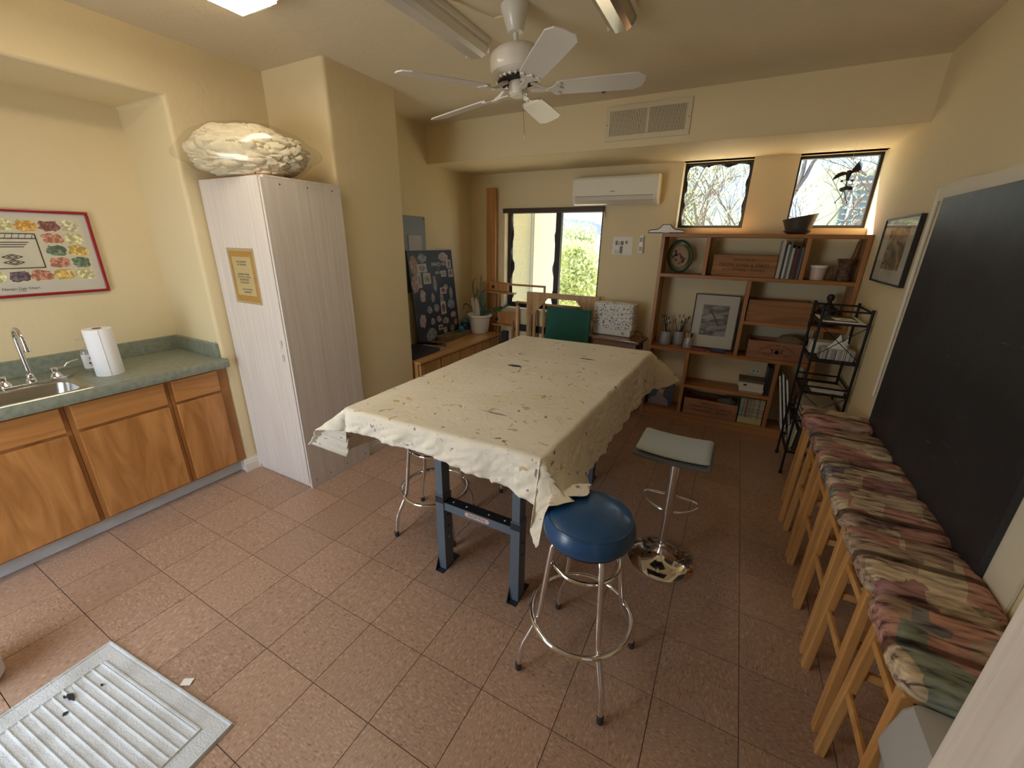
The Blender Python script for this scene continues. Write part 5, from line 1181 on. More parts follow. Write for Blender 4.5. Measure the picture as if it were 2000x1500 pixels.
M_flor = floral()
t = thing('covered_machine', 'white machine under a rose-print cotton cover standing on the side table', 'machine', (1.43, 2.920, .8), R(-5))
fr = frames[t.name]
MB().box(-.195, .195, -.085, .07, .002, .075, fr).build('base', M_plast, t, .010, seg=3)
mold = Matrix.Identity(4)
def cov(u, v):
    a = 2 * PI * u; e = lambda q, k: math.copysign(abs(q) ** k, q)
    x, y = .210 * e(math.cos(a), .25), .096 * e(math.sin(a), .35)
    if v < .72: z = .068 + .245 * (v / .72) ; k = 1.0 + .012 * math.sin(a * 9 + v * 4) * (1 - v)
    else: w_ = (v - .72) / .28; k = max(0, 1 - w_) ** .5 if w_ < 1 else 0; k = 1 - w_ ** 3 if w_ < .98 else .0; z = .313 + .014 * math.sin(w_ * PI / 2) + .006 * math.sin(x * 40) * w_
    return fr @ Vector((x * k, y * k, z))
MB().grid(cov, 96, 28, cu=True).build('cover', M_flor, t, smooth=True)
b = MB(); b.cbox(fr @ Vector((.12, -.0862, .036)), (.030, .001, .030), R(-5)); b.build('green_badge', mat('pale_green_print', (.35, .48, .33), .6), t)
MB().tube([fr @ Vector(q) for q in [(.19, .05, .03), (.235, .03, .055), (.285, .0, .045), (.312, -.03, .010), (.325, -.06, -.08), (.322, -.05, -.30)]], .004, 8).build('power_cord', M_black, t, smooth=True)

# ================================================================ BOOKSHELF AND CONTENTS
t = thing('bookshelf', 'large asymmetric oak bookshelf with wine crates and books under the high windows', 'bookshelf', (2.5, 3.0, 0))
SY0_, SY1_ = 2.862, 3.128
def sh(x0, x1, z): bx('shelf', M_oak, t, x0, x1, SY0_, SY1_, z - .030, z, .002)
def up(x, z0, z1): bx('upright', M_oakv, t, x, x + .030, SY0_ + .001, SY1_, z0, z1, .002)
up(1.795, 0, 1.755); up(3.280, 1.065, 1.755); up(3.140, 0, .715); up(2.550, .745, 1.405); up(2.175, 1.435, 1.755); up(2.905, 1.435, 1.755); up(2.155, .105, .715); up(2.895, .105, .715)
up(3.140, .745, 1.035)
sh(1.795, 3.312, 1.785); sh(1.825, 3.280, 1.435); sh(1.825, 3.171, .745); sh(2.580, 3.312, 1.065); sh(1.825, 3.140, .105); sh(2.185, 2.895, .402)
bx('plinth', M_oak, t, 1.825, 3.140, 2.868, 2.886, 0, .075)
# crates
def crate(name, label, x0, x1, y0, y1, z0, h, lines, m_=M_crate, th=.012):
    t = thing(name, label, 'crate', ((x0 + x1) / 2, (y0 + y1) / 2, z0), 0)
    z0 += .001
    fp = bx('front_panel', m_, t, x0, x1, y0, y0 + th, z0, z0 + h, .0015)
    bx('back_panel', m_, t, x0, x1, y1 - th, y1, z0, z0 + h, .0015)
    bx('side_panel', m_, t, x0, x0 + th, y0 + th, y1 - th, z0, z0 + h, .0015); bx('side_panel', m_, t, x1 - th, x1, y0 + th, y1 - th, z0, z0 + h, .0015)
    bx('bottom_panel', m_, t, x0 + th, x1 - th, y0 + th, y1 - th, z0, z0 + .008)
    if lines:
        b = MB()
        for (s_, sz, dz, sx_) in lines: text(b, s_, sz, ((x0 + x1) / 2, y0 - .0006, z0 + h * dz), sxy=(sx_, 1))
        b.build('stamped_lettering', M_stamp, fp)
    b = MB()
    for k in range(3):
        for xx in (x0 + .002, x1 - .014): b.box(xx, xx + .012, y0 - .0008, y0, z0 + h * (.2 + .3 * k), z0 + h * (.2 + .3 * k) + .003)
    b.build('joint_marks', M_stamp, fp, kind='stuff')
    return t, fp
CR = [('IMPORTED BY', .020, .76, 1.35), ('CRISPIN WINES & SPIRITS', .037, .52, .93), ('HOUSTON - TEXAS', .024, .30, 1.55)]
crate('wine_crate', 'wine crate stamped CRISPIN WINES & SPIRITS on the topmost compartment of the bookshelf', 2.248, 2.738, 2.925, 3.11, 1.435, .180, CR)
crate('wine_crate', 'plain unmarked wooden wine crate on the upper right shelf above the figurine', 2.590, 3.050, 2.885, 3.11, 1.065, .185, None)
t3, fp3 = crate('wine_crate', 'wine crate with an arched chateau stamp and burlap inside, on the middle right shelf', 2.650, 3.130, 2.885, 3.11, .745, .155, None, M_crate2)
b = MB(); S_ = 'CHATEAU DE FIEUZAL'
for k, ch_ in enumerate(S_):
    if ch_ == ' ': continue
    a = R(50) * (1 - 2 * k / (len(S_) - 1)); Rr = .205
    vs, fs = textmesh(ch_, .023)
    b.add(vs, fs, Matrix.Translation((2.878 - Rr * math.sin(a) * .86, 2.8844, .745 + .128 - Rr * (1 - math.cos(a)) * .9)) @ Matrix.Rotation(PI / 2, 4, 'X') @ Matrix.Rotation(a * .75, 4, 'Z'))
b.build('stamped_lettering', M_stamp, fp3)
b = MB(); cx3, cz3 = 2.878, .745 + .068
b.lathe((0, 0, 0), [(.013, 0), (.013, .0008), (.017, .0008), (.017, 0)], 20, Matrix.Translation((cx3, 2.8848, cz3)) @ Matrix.Rotation(PI / 2, 4, 'X'))
for sg in (-1, 1):
    b.beam((cx3 + sg * .025, 2.8846, cz3 - .012), (cx3 + sg * .040, 2.8846, cz3 + .016), .005, .001, (0, 1, 0)); b.beam((cx3 + sg * .045, 2.8846, cz3 - .014), (cx3 + sg * .030, 2.8846, cz3 + .010), .004, .001, (0, 1, 0))
    b.beam((cx3 + sg * .030, 2.8846, cz3 + .012), (cx3 + sg * .046, 2.8846, cz3 + .022), .007, .001, (0, 1, 0)); b.beam((cx3 + sg * .05, 2.8846, cz3 - .018), (cx3 + sg * .105, 2.8846, cz3 - .018), .003, .001, (0, 1, 0))
b.box(cx3 - .02, cx3 + .02, 2.8842, 2.885, cz3 + .022, cz3 + .027)
text(b, 'GRAND CRU', .009, (cx3 - .07, 2.8844, cz3 - .035)); text(b, 'GRAVES', .009, (cx3 + .07, 2.8844, cz3 - .035))
b.build('stamped_crest', M_stamp, fp3)
def lump(c, rx, ry, rz_, seed, zmin, amp=.25, nu=40, nv=18):
    def fn(u, v):
        th = 2 * PI * u; ph = PI * (v - .5); d = Vector((math.cos(ph) * math.cos(th), math.cos(ph) * math.sin(th), math.sin(ph)))
        k = 1 + amp * noise.noise(d * 2.2 + Vector((seed, 0, 0))) + amp * .5 * noise.noise(d * 6 + Vector((seed, 0, 0)))
        return Vector((c[0] + d.x * rx * k, c[1] + d.y * ry * k, max(zmin, c[2] + d.z * rz_ * k)))
    return MB().grid(fn, nu, nv, cu=True)
solo('burlap_cloth', lump((2.97, 2.99, .885), .115, .06, .075, 3, .757), mat('brown_burlap', (.20, .14, .075), .95, bump=(200, .8, .003)), 'bundled brown burlap cloth sticking out of the chateau crate', 'cloth', loc=(2.97, 2.99, .757), smooth=True)
crate('wine_crate', 'wine crate stamped CRISPIN WINES & SPIRITS on the bottom shelf beside the magazines', 2.205, 2.680, 2.882, 3.11, .105, .158, CR, M_crate2)
solo('grey_fleece', lump((2.58, 2.99, .235), .085, .07, .060, 8, .118), mat('grey_fleece', (.15, .14, .125), .95, bump=(120, .8, .004)), 'bundle of grey fleece inside the bottom wine crate', 'fleece', loc=(2.58, 2.99, .118), smooth=True)

def book(x, w_, y0, d, z0, h, col_, lean=0, name='book', label='', group=None, pages=True, txt=None, tcol=None):
    t = thing(name, label, 'book' if name == 'book' else name, (x + w_ / 2, y0 + d / 2, z0), 0, group)
    m_ = Matrix.Translation((x, y0, z0 + .001)) @ Matrix.Rotation(lean, 4, 'Y')
    MB().box(0, w_, 0, d, 0, h, m_).build('cover', mat(label[:40] + ' cover', col_, .5), t, .001)
    if pages: MB().box(.002, w_ - .002, .004, d + .0006, .004, h + .0006, m_).build('pages', M_paper, t)
    if txt:
        b = MB(); vs, fs = textmesh(txt, min(w_ * .75, .018)); b.add(vs, fs, m_ @ Matrix.Translation((w_ / 2, -.0006, h * .55)) @ Matrix.Rotation(PI / 2, 4, 'X') @ Matrix.Rotation(-PI / 2, 4, 'Z')); b.build('spine_lettering', tcol or M_black, t)
    return t
M_wink = bpy.data.materials['white_ink']
bl = [(2.7425, .024, .300, (.44, .43, .39), 'tallest pale grey book, first beside the stamped crate on the top shelf'), (2.7685, .012, .255, (.03, .03, .03), 'thin black book right of the tall grey book'),
      (2.7825, .016, .270, (.50, .50, .46), 'white-spined book third from the crate on the top shelf'), (2.8005, .014, .290, (.10, .13, .16), 'tall slate blue book in the middle of the top shelf row'),
      (2.8165, .018, .245, (.46, .43, .37), 'cream book with a beige spine right of the slate blue book'), (2.8365, .012, .265, (.05, .04, .04), 'dark brown book between the cream and maroon books'),
      (2.8505, .014, .240, (.14, .025, .04), 'maroon book in the top shelf row'), (2.8665, .015, .258, (.022, .025, .03), 'black book right of the maroon book'), (2.8835, .016, .250, (.12, .13, .13), 'dark grey book leaning at the right divider of the top shelf')]
for k, (x, w_, h, c, lb) in enumerate(bl): book(x, w_, 2.885, .20, 1.435, h, c, R(.6), label=lb, group='books on the top shelf')
# bowl on saucer
t = thing('saucer', 'flat dark grey saucer under the bowl on top of the bookshelf', 'saucer', (2.83, 3.0, 1.786))
M_bowl = mat('dark_stoneware', (.055, .050, .040), .35)
MB().lathe((2.832, 3.0, 1.786), [(0, 0), (.062, 0), (.098, .022), (.100, .026), (.094, .026), (.060, .008), (0, .008)], 40).build('dish', M_bowl, t, smooth=True)
t = thing('slanted_bowl', 'dark stoneware bowl with a slanted rim standing on a saucer on top of the bookshelf', 'bowl', (2.83, 3.0, 1.795))
def bowlf(u, v):
    a = 2 * PI * u; pr = [(0, .002), (.060, .002), (.078, .006), (.085, .02), (.097, .06), (.112, .115), (.116, .125), (.110, .124), (.092, .06), (.076, .02), (0, .012)]
    k = v * (len(pr) - 1); i = min(int(k), len(pr) - 2); f_ = k - i; r_ = pr[i][0] * (1 - f_) + pr[i + 1][0] * f_; z = pr[i][1] * (1 - f_) + pr[i + 1][1] * f_
    return Vector((2.832 + r_ * math.cos(a) * (1 + .35 * z), 3.0 + r_ * math.sin(a), 1.7955 + z * (1 + .20 * math.cos(a) * (z / .125))))
MB().grid(bowlf, 44, 20, cu=True).build('bowl', M_bowl, t, smooth=True)
# ornate bracket at the shelf's left top corner
t = thing('curved_template', 'white curved plastic template with dark outlines lying over the shelf top left corner', 'template', (1.82, 2.94, 1.787))
y_ = 2.93; z_ = 1.787; prof = [(-.160, 0), (-.158, .012), (-.150, .020), (-.120, .026), (-.080, .028), (-.052, .045), (-.034, .068), (.034, .068), (.052, .045), (.080, .028), (.120, .026), (.150, .020), (.158, .012), (.160, 0)]
P3 = [Vector((1.815 + a, y_, z_ + .004 + c)) for a, c in prof]
MB().tube(P3 + [], .0042, 6, closed=True).build('outline', mat('dark_blue_edge', (.03, .05, .10), .4), t, smooth=True)
MB().box(1.786, 1.844, y_ - .004, y_ + .004, z_ + .004, z_ + .070).build('center_plate', M_plast, t)
MB().prism([(1.815 + a * .985, z_ + .004 + c * .96) for a, c in prof], 'y', y_ - .0012, y_ + .0012).build('sheet', M_plast, t)
# hoop
t = thing('embroidery_hoop', 'green-rimmed round hoop with a woven leaf centre in the top left compartment', 'hoop', (1.955, 2.99, 1.436))
HM = Matrix.Translation((1.955, 3.0, 1.585)) @ Matrix.Rotation(R(-36), 4, 'Z') @ Matrix.Rotation(PI / 2 + R(4), 4, 'X')
M_grn = mat('green_lacquer', (.010, .085, .055), .35)
def rg(r_, rt, m_, nm, par, fl=1.0):
    return MB().tube([HM @ Vector((r_ * math.cos(2 * PI * k / 56), r_ * math.sin(2 * PI * k / 56), 0)) for k in range(56)], rt, 10, closed=True).build(nm, m_, par, smooth=True)
rg(.139, .0095, M_grn, 'outer_ring', t); rg(.098, .006, mat('pale_green_ring', (.22, .24, .13), .5), 'inner_ring', t)
MB().lathe((0, 0, -.002), [(0, 0), (.096, 0), (.096, .003), (0, .003)], 40, HM).build('centre_disc', mat('tan_weave', (.33, .24, .15), .8), t)
b = MB(); b2 = MB(); rn = random.Random(2)
for k in range(40): a = 2 * PI * k / 40; b.tube([HM @ Vector((.100 * math.cos(a), .100 * math.sin(a), 0)), HM @ Vector((.134 * math.cos(a + .1), .134 * math.sin(a + .1), 0))], .0010, 4)
b.build('threads', mat('brown_thread', (.15, .09, .05), .8), t, kind='stuff')
lm = [mat('dark_leaf_patch', (.03, .015, .01), .7), mat('rust_leaf_patch', (.22, .07, .02), .7), mat('red_leaf_patch', (.20, .02, .015), .7)]
for k in range(13):
    a = rn.uniform(0, 2 * PI); r_ = rn.uniform(.02, .07); s_ = rn.uniform(.012, .024); a2 = rn.uniform(0, 6)
    b = MB(); poly = [(r_ * math.cos(a) + s_ * math.cos(a2 + q) * (1 if j % 2 == 0 else .5), r_ * math.sin(a) + s_ * math.sin(a2 + q) * (1 if j % 2 == 0 else .5)) for j, q in enumerate([0, .9, 2.0, 2.9, 4.1, 5.2])]
    b.prism(poly, 'z', .0012 + .0005 * k, .0022 + .0005 * k, HM); b.build('leaf_patch', lm[k % 3], t)
# tub, bag, vase, leaning slat
t = thing('plastic_tub', 'small translucent plastic tub with lid on the top right shelf beside the vase', 'tub', (3.035, 2.96, 1.436))
MB().lathe((3.035, 2.96, 1.436), [(0, 0), (.048, 0), (.054, .082), (.056, .098)], 32).build('tub', mat('milky_pink_plastic', (.60, .48, .42), .4), t, smooth=True)
MB().lathe((3.035, 2.96, 1.532), [(.059, 0), (.061, .004), (.061, .018), (.056, .020), (.052, .014), (0, .014)], 32).build('lid', M_plast, t, smooth=True)
b = lump((3.115, 2.975, 1.475), .032, .035, .055, 5, 1.436, .5); solo('small_plastic_bag', b, M_film, 'crumpled clear plastic bag between the tub and the brown vase', 'bag', loc=(3.115, 2.975, 1.436), smooth=True)
t = thing('brown_vase', 'rough brown hourglass pottery vase at the right end of the upper shelf', 'vase', (3.205, 2.95, 1.436))
MB().lathe((3.205, 2.95, 1.436), [(0, 0), (.048, 0), (.050, .02), (.048, .07), (.046, .10), (.050, .13), (.062, .165), (.064, .170), (.059, .170), (.042, .12), (.040, .03), (0, .02)], 40).build('body', mottle('brown_pottery', [(.35, (.045, .02, .012)), (.5, (.10, .045, .025)), (.7, (.20, .11, .06))], 30, .6), t, smooth=True)
b = MB().beam((3.235, 3.05, 1.437), (3.272, 3.05, 1.74), .07, .012, (1, 0, 0)); solo('leaning_slat', b, M_crate, 'brown wooden slat leaning against the right side of the upper shelf', 'slat', loc=(3.24, 3.05, 1.436))
# framed photograph on the shelf
def picture(name, label, M_, w_, h_, mt, printmat, pw, ph_, off=(0, 0), th=.018, fw=.009):
    t = thing(name, label, 'picture', M_ @ Vector((0, 0, -h_ / 2)))
    b = MB()
    for q in [(-w_ / 2, w_ / 2, -h_ / 2, -h_ / 2 + fw), (-w_ / 2, w_ / 2, h_ / 2 - fw, h_ / 2), (-w_ / 2, -w_ / 2 + fw, -h_ / 2 + fw, h_ / 2 - fw), (w_ / 2 - fw, w_ / 2, -h_ / 2 + fw, h_ / 2 - fw)]: b.box(q[0], q[1], -th, 0, q[2], q[3], M_)
    b.build('frame', M_black, t, .001)
    MB().box(-w_ / 2 + fw, w_ / 2 - fw, -th * .6, -.001, -h_ / 2 + fw, h_ / 2 - fw, M_).build('mount', mt, t)
    MB().box(-pw / 2 + off[0], pw / 2 + off[0], -th * .6 - .0008, -th * .6, -ph_ / 2 + off[1], ph_ / 2 + off[1], M_).build('print', printmat, t)
    MB().box(-w_ / 2 + fw, w_ / 2 - fw, -th * .85, -th * .82, -h_ / 2 + fw, h_ / 2 - fw, M_).build('glazing', bpy.data.materials['picture_glass'], t)
    return t
M_mount = mat('ivory_mount', (.52, .50, .43), .7)
def landscape(name, stops, scale, axis_sc, wave=False):
    m, n, b = new_mat(name); tcn = n.nodes.new('ShaderNodeTexCoord'); mp = n.nodes.new('ShaderNodeMapping'); mp.inputs['Scale'].default_value = axis_sc; mp.inputs['Rotation'].default_value = (0, .5, 0)
    nz = n.nodes.new('ShaderNodeTexNoise'); nz.inputs['Scale'].default_value = scale; nz.inputs['Detail'].default_value = 6; nz.inputs['Distortion'].default_value = 2.2
    cr = ramp(n, stops); n.links.new(tcn.outputs['Object'], mp.inputs[0]); n.links.new(mp.outputs[0], nz.inputs[0]); n.links.new(nz.outputs[0], cr.inputs[0]); n.links.new(cr.outputs[0], b.inputs['Base Color']); b.inputs['Roughness'].default_value = .5; return m
PM2 = Matrix.Translation((2.340, 3.035, 1.004)) @ Matrix.Rotation(R(-9), 4, 'X')
t = picture('framed_photograph', 'black-framed black and white photograph of sand dunes leaning on the middle shelf', PM2, .385, .505, M_mount, landscape('dune_print', [(.25, (.03, .045, .07)), (.42, (.10, .10, .10)), (.55, (.26, .24, .20)), (.75, (.42, .40, .35))], 4.5, (1, 1, 2.6)), .225, .285, (.0, .012))
b = MB()
for q in [((-.055, .085), (-.035, .100), (-.02, .085), (-.03, .068), (-.05, .070))]: b.prism([(a, c + .012) for a, c in q], 'y', -.0126, -.0118, PM2)
b.prism([(-.035, .085), (-.02, .085), (.052, -.035), (.042, -.04)], 'y', -.0124, -.0117, PM2)
b.build('dune_shapes', mat('dark_print_tone', (.05, .05, .05), .6), t, kind='stuff')
# brush jars
M_jar = mat('grey_stoneware', (.30, .30, .29), .4); brm = [mat('brush_%s' % q, c, .4) for q, c in (('black', (.02, .015, .015)), ('wood', (.45, .28, .12)), ('red', (.20, .03, .02)), ('dark', (.08, .04, .02)))]
M_fer = mat('brush_ferrule', (.6, .58, .55), .25, 1); M_bris = mat('brush_bristle', (.10, .06, .035), .9)
for jn, (jx, jy, lb) in enumerate([(1.935, 2.985, 'left grey stoneware jar full of paint brushes on the middle shelf'), (2.052, 3.045, 'right grey stoneware jar full of paint brushes on the middle shelf')]):
    t = thing('brush_jar', lb, 'jar', (jx, jy, .746))
    MB().lathe((jx, jy, .746), [(0, 0), (.046, 0), (.052, .008), (.053, .020), (.052, .105), (.048, .112), (.046, .118), (.048, .124), (.046, .135), (.042, .135), (.042, .02), (0, .012)], 36).build('jar', M_jar, t, smooth=True)
    rn = random.Random(jn + 3)
    for k in range(13):
        a = rn.uniform(0, 2 * PI); r1 = rn.uniform(0, .026); r2 = rn.uniform(.02, .088); L_ = rn.uniform(.225, .31)
        p0 = Vector((jx + r1 * math.cos(a + 2.5), jy + r1 * math.sin(a + 2.5), .770)); p1 = Vector((jx + r2 * math.cos(a), jy + r2 * math.sin(a) * .7, .746 + L_))
        d = (p1 - p0)
        t2 = thing('paint_brush', 'paint brush standing in the %s grey stoneware jar' % ('left' if jn == 0 else 'right'), 'brush', p0, 0, 'paint brushes in the %s grey jar' % ('left' if jn == 0 else 'right'))
        MB().tube([p0, p0 + d * .6, p0 + d * .76], [.0022, .0034, .0028], 7).build('handle', brm[k % 4], t2, smooth=True)
        MB().tube([p0 + d * .76, p0 + d * .86], [.0030, .0036], 7).build('ferrule', M_fer, t2, smooth=True)
        MB().tube([p0 + d * .86, p0 + d * .92, p0 + d], [.0036, .0050, .0012], 7).build('bristles', M_bris, t2, smooth=True)
t = thing('glass_jar', 'small clear glass jar holding cork-ended tools in front of the dune photograph', 'jar', (2.150, 2.925, .746))
MB().lathe((2.150, 2.925, .746), [(0, .001), (.038, .001), (.043, .010), (.042, .075), (.034, .088), (.034, .105), (.031, .105), (.031, .088), (.038, .074), (.039, .012), (0, .008)], 32).build('jar', M_clear, t, smooth=True)
for k, (dx, dy, h, mm_) in enumerate([(-.020, .0, .150, M_pine), (.010, .01, .148, M_pinex), (.030, -.005, .150, M_black)]):
    p0 = Vector((2.150 - dx * .4, 2.925 - dy, .758)); p1 = Vector((2.150 + dx, 2.925 + dy, .746 + h)); d = p1 - p0
    lb = ['leftmost cork-ended tool in the small glass jar', 'middle wooden-ended tool in the small glass jar', 'black-ended tool in the small glass jar'][k]
    t2 = thing('carving_tool', lb, 'tool', p0)
    MB().tube([p0, p0 + d * .72], .0035, 8).build('shaft', M_plast, t2, smooth=True)
    MB().tube([p0 + d * .70, p0 + d * .80, p0 + d], [.008, .011, .010], 10).build('grip', mm_, t2, smooth=True)
def tin(name, label, x0, x1, y0, y1, z, h, c, rz):
    t = thing(name, label, 'box', ((x0 + x1) / 2, (y0 + y1) / 2, z), rz); fr = frames[t.name]; a, b_ = (x1 - x0) / 2, (y1 - y0) / 2
    MB().box(-a, a, -b_, b_, .001, h * .6, fr).build('body', mat(name + '_body', c, .4), t, .002); MB().box(-a - .001, a + .001, -b_ - .001, b_ + .001, h * .6, h, fr).build('lid', mat(name + '_lid', tuple(q * 1.6 + .02 for q in c), .45), t, .002)
tin('red_box', 'flat red box lying on the middle shelf before the glass jar', 2.195, 2.312, 2.870, 2.910, .745, .022, (.22, .015, .02), R(-4))
tin('blue_box', 'flat dark blue box lying on the middle shelf under the dune photograph', 2.362, 2.475, 2.885, 2.930, .745, .026, (.01, .02, .12), R(-4))
# figurine
t = thing('seated_figurine', 'small dark seated figurine on the upper right shelf behind the rack', 'figurine', (3.175, 3.0, 1.066))
M_fig = mat('dark_bronze_figure', (.035, .018, .012), .5)
b = MB(); b.lathe((3.175, 3.0, 1.066), [(0, 0), (.070, 0), (.072, .012), (.05, .03), (.045, .06), (.052, .10), (.050, .14), (.030, .175), (.016, .19), (.014, .20), (.024, .212), (.028, .232), (.020, .255), (0, .262)], 22)
b.build('body', M_fig, t, smooth=True)
for sg in (-1, 1): MB().tube([(3.175 + sg * .045, 3.0, 1.21), (3.175 + sg * .078, 2.98, 1.165), (3.175 + sg * .05, 2.945, 1.13), (3.175 + sg * .012, 2.94, 1.125)], [.014, .013, .011, .009], 8).build('arm', M_fig, t, smooth=True)
MB().tube([(3.105, 2.95, 1.115), (3.15, 2.93, 1.095), (3.20, 2.935, 1.095), (3.245, 2.955, 1.11)], [.012, .02, .02, .012], 8).build('folded_legs', M_fig, t, smooth=True)
# books and binder on the lower middle shelf
zz = .4025; 
for k, (x0, x1, y0, h, c, lb) in enumerate([(2.655, 2.845, 2.885, .022, (.34, .26, .17), 'bottom tan book of the small stack on the lower middle shelf'), (2.650, 2.848, 2.880, .034, (.62, .58, .48), 'second cream book of the small stack, near its foot'), (2.640, 2.842, 2.882, .044, (.60, .56, .46), 'thick cream book with a black spine mark in the small stack'), (2.640, 2.850, 2.90, .020, (.12, .09, .07), 'dark brown top book of the small stack')]):
    t = thing('book', lb, 'book', ((x0 + x1) / 2, y0 + .08, zz), 0, 'stacked books on the lower middle shelf')
    bx('cover', mat('stack_cover_%d' % k, c, .5), t, x0, x1, y0, y0 + .17, zz, zz + h, .001)
    bx('pages', M_paper, t, x0 + .004, x1 + .0006, y0 + .004, y0 + .1706, zz + .003, zz + h - .003)
    if k == 2: bx('spine_mark', M_black, t, 2.682, 2.708, y0 - .0006, y0, zz + .014, zz + .030)
    zz += h + .0005
for k in range(2):
    t = thing('binder', ['black ring binder standing against the divider of the lower middle shelf', 'second black binder beside the book stack on the lower middle shelf'][k], 'binder', (2.875 - k * .022, 2.98, .402))
    bx('cover', M_black, t, 2.8735 - k * .0215, 2.893 - k * .0215, 2.90, 3.10, .4035, .665 - k * .004, .002); bx('pages', M_paper, t, 2.8755 - k * .0215, 2.891 - k * .0215, 2.905, 3.1008, .408, .655)
ORD = ['first', 'second', 'third', 'fourth', 'fifth', 'sixth', 'seventh', 'eighth', 'ninth', 'tenth', 'eleventh', 'twelfth', 'thirteenth', 'fourteenth', 'fifteenth', 'sixteenth', 'last']
mn_ = ['teal', 'straw', 'dark grey', 'straw', 'charcoal', 'orange-red', 'straw', 'slate', 'pale yellow', 'olive', 'pale yellow', 'cream', 'mustard', 'dark olive', 'cream', 'pale mustard', 'cream']
mc = [(.22, .30, .28), (.42, .37, .22), (.20, .22, .20), (.44, .38, .22), (.16, .17, .15), (.40, .12, .08), (.43, .38, .24), (.20, .24, .24), (.46, .41, .26), (.28, .26, .18), (.46, .40, .22), (.45, .42, .30), (.48, .40, .20), (.22, .22, .18), (.46, .43, .32), (.50, .44, .26), (.44, .40, .28)]
for k, c in enumerate(mc):
    x = 2.692 + k * .0115
    t = thing('magazine', '%s-spined magazine, %s from the left in the row on the bottom shelf' % (mn_[k], ORD[k]), 'magazine', (x + .005, 2.98, .106), 0, 'magazines in a row on the bottom shelf')
    bx('cover', mat('magazine_spine_%d' % k, c, .5, var=(45, tuple(q * .6 for q in c), .45, .6)), t, x, x + .0100, 2.888, 3.09, .1065, .352 + .004 * (k % 3)); bx('yellow_foot', bpy.data.materials.get('magazine_yellow') or mat('magazine_yellow', (.50, .42, .20), .5), t, x - .0002, x + .0102, 2.8874, 2.8884, .1065, .165)
# portrait board
t = thing('portrait_board', 'black cover board with a red-haired woman in a grey polo neck, bottom left compartment', 'poster', (1.955, 2.99, .106))
QM = Matrix.Translation((1.958, 2.975, .2515)) @ Matrix.Rotation(R(-8), 4, 'X')
MB().box(-.128, .128, 0, .006, -.143, .143, QM).build('board', mat('black_cover', (.012, .010, .012), .4), t)
def fp_(name, poly, c, dy): MB().prism(poly, 'y', -dy - .0006, -dy, QM).build(name, mat('portrait_' + name, c, .7), t)
fp_('hair', [(-.035, .115), (-.01, .130), (.03, .120), (.052, .09), (.058, .045), (.045, .01), (.02, -.01), (.0, .0), (-.01, .05)], (.22, .07, .035), .0004)
fp_('neck', [(-.03, -.03), (.03, -.03), (.038, .02), (-.005, .02)], (.42, .26, .20), .0008)
fp_('face', [(-.045, .100), (-.052, .075), (-.060, .060), (-.052, .052), (-.055, .042), (-.048, .035), (-.050, .022), (-.035, .010), (-.005, .015), (.012, .04), (.010, .09), (-.015, .112)], (.62, .40, .33), .0012)
fp_('fringe', [(-.045, .102), (-.02, .122), (.02, .118), (.030, .07), (.012, .055), (.0, .09)], (.26, .09, .045), .0018)
fp_('jumper', [(-.105, -.143), (-.10, -.10), (-.075, -.07), (-.035, -.055), (-.028, -.015), (.035, -.015), (.04, -.055), (.085, -.085), (.10, -.143)], (.24, .18, .20), .0016)
fp_('ear', [(.002, .055), (.012, .06), (.014, .045), (.006, .04)], (.5, .3, .24), .0024)
b = MB()
for s_, z in (('PAINT', .112), ('WORK', .096), ('ARTIST', .055), ('PROFILE', .030), ('STUDIO', .018)): vs, fs = textmesh(s_, .013); b.add(vs, fs, QM @ Matrix.Translation((.092, -.0008, z)) @ Matrix.Rotation(PI / 2, 4, 'X'))
b.build('cover_lettering', mat('dim_red_ink', (.20, .06, .05), .6), t)
# leaning boards
for k, (xb, xt, h, lb) in enumerate([(3.055, 2.945, .50, 'first white canvas board leaning in the lower right compartment'), (3.082, 2.968, .515, 'second white canvas board leaning in the lower right compartment'), (3.115, 3.005, .47, 'third white canvas board, leaning furthest right by the rack')]):
    b = MB().beam((xb, 2.98, .107), (xt, 2.98, .107 + h), .19, .012, (1, 0, 0)); 
    b.v = [Vector((v.x, v.y, max(v.z, .1065))) for v in b.v]
    solo('canvas_board', b, M_paper, lb, 'board', 'white canvas boards in the lower right compartment', loc=(xb, 2.98, .1065))
# outlet plate on the wall
t = thing('wall_outlet', 'white outlet plate on the wall inside the bookshelf above the book stack', 'outlet', (2.772, 3.149, .54))
bx('plate', M_plast, t, 2.735, 2.810, 3.143, 3.1495, .535, .575, .001)
for x in (2.755, 2.790): bx('socket', mat('socket_grey', (.30, .29, .27), .5), t, x - .010, x + .010, 3.1415, 3.1432, .545, .565)

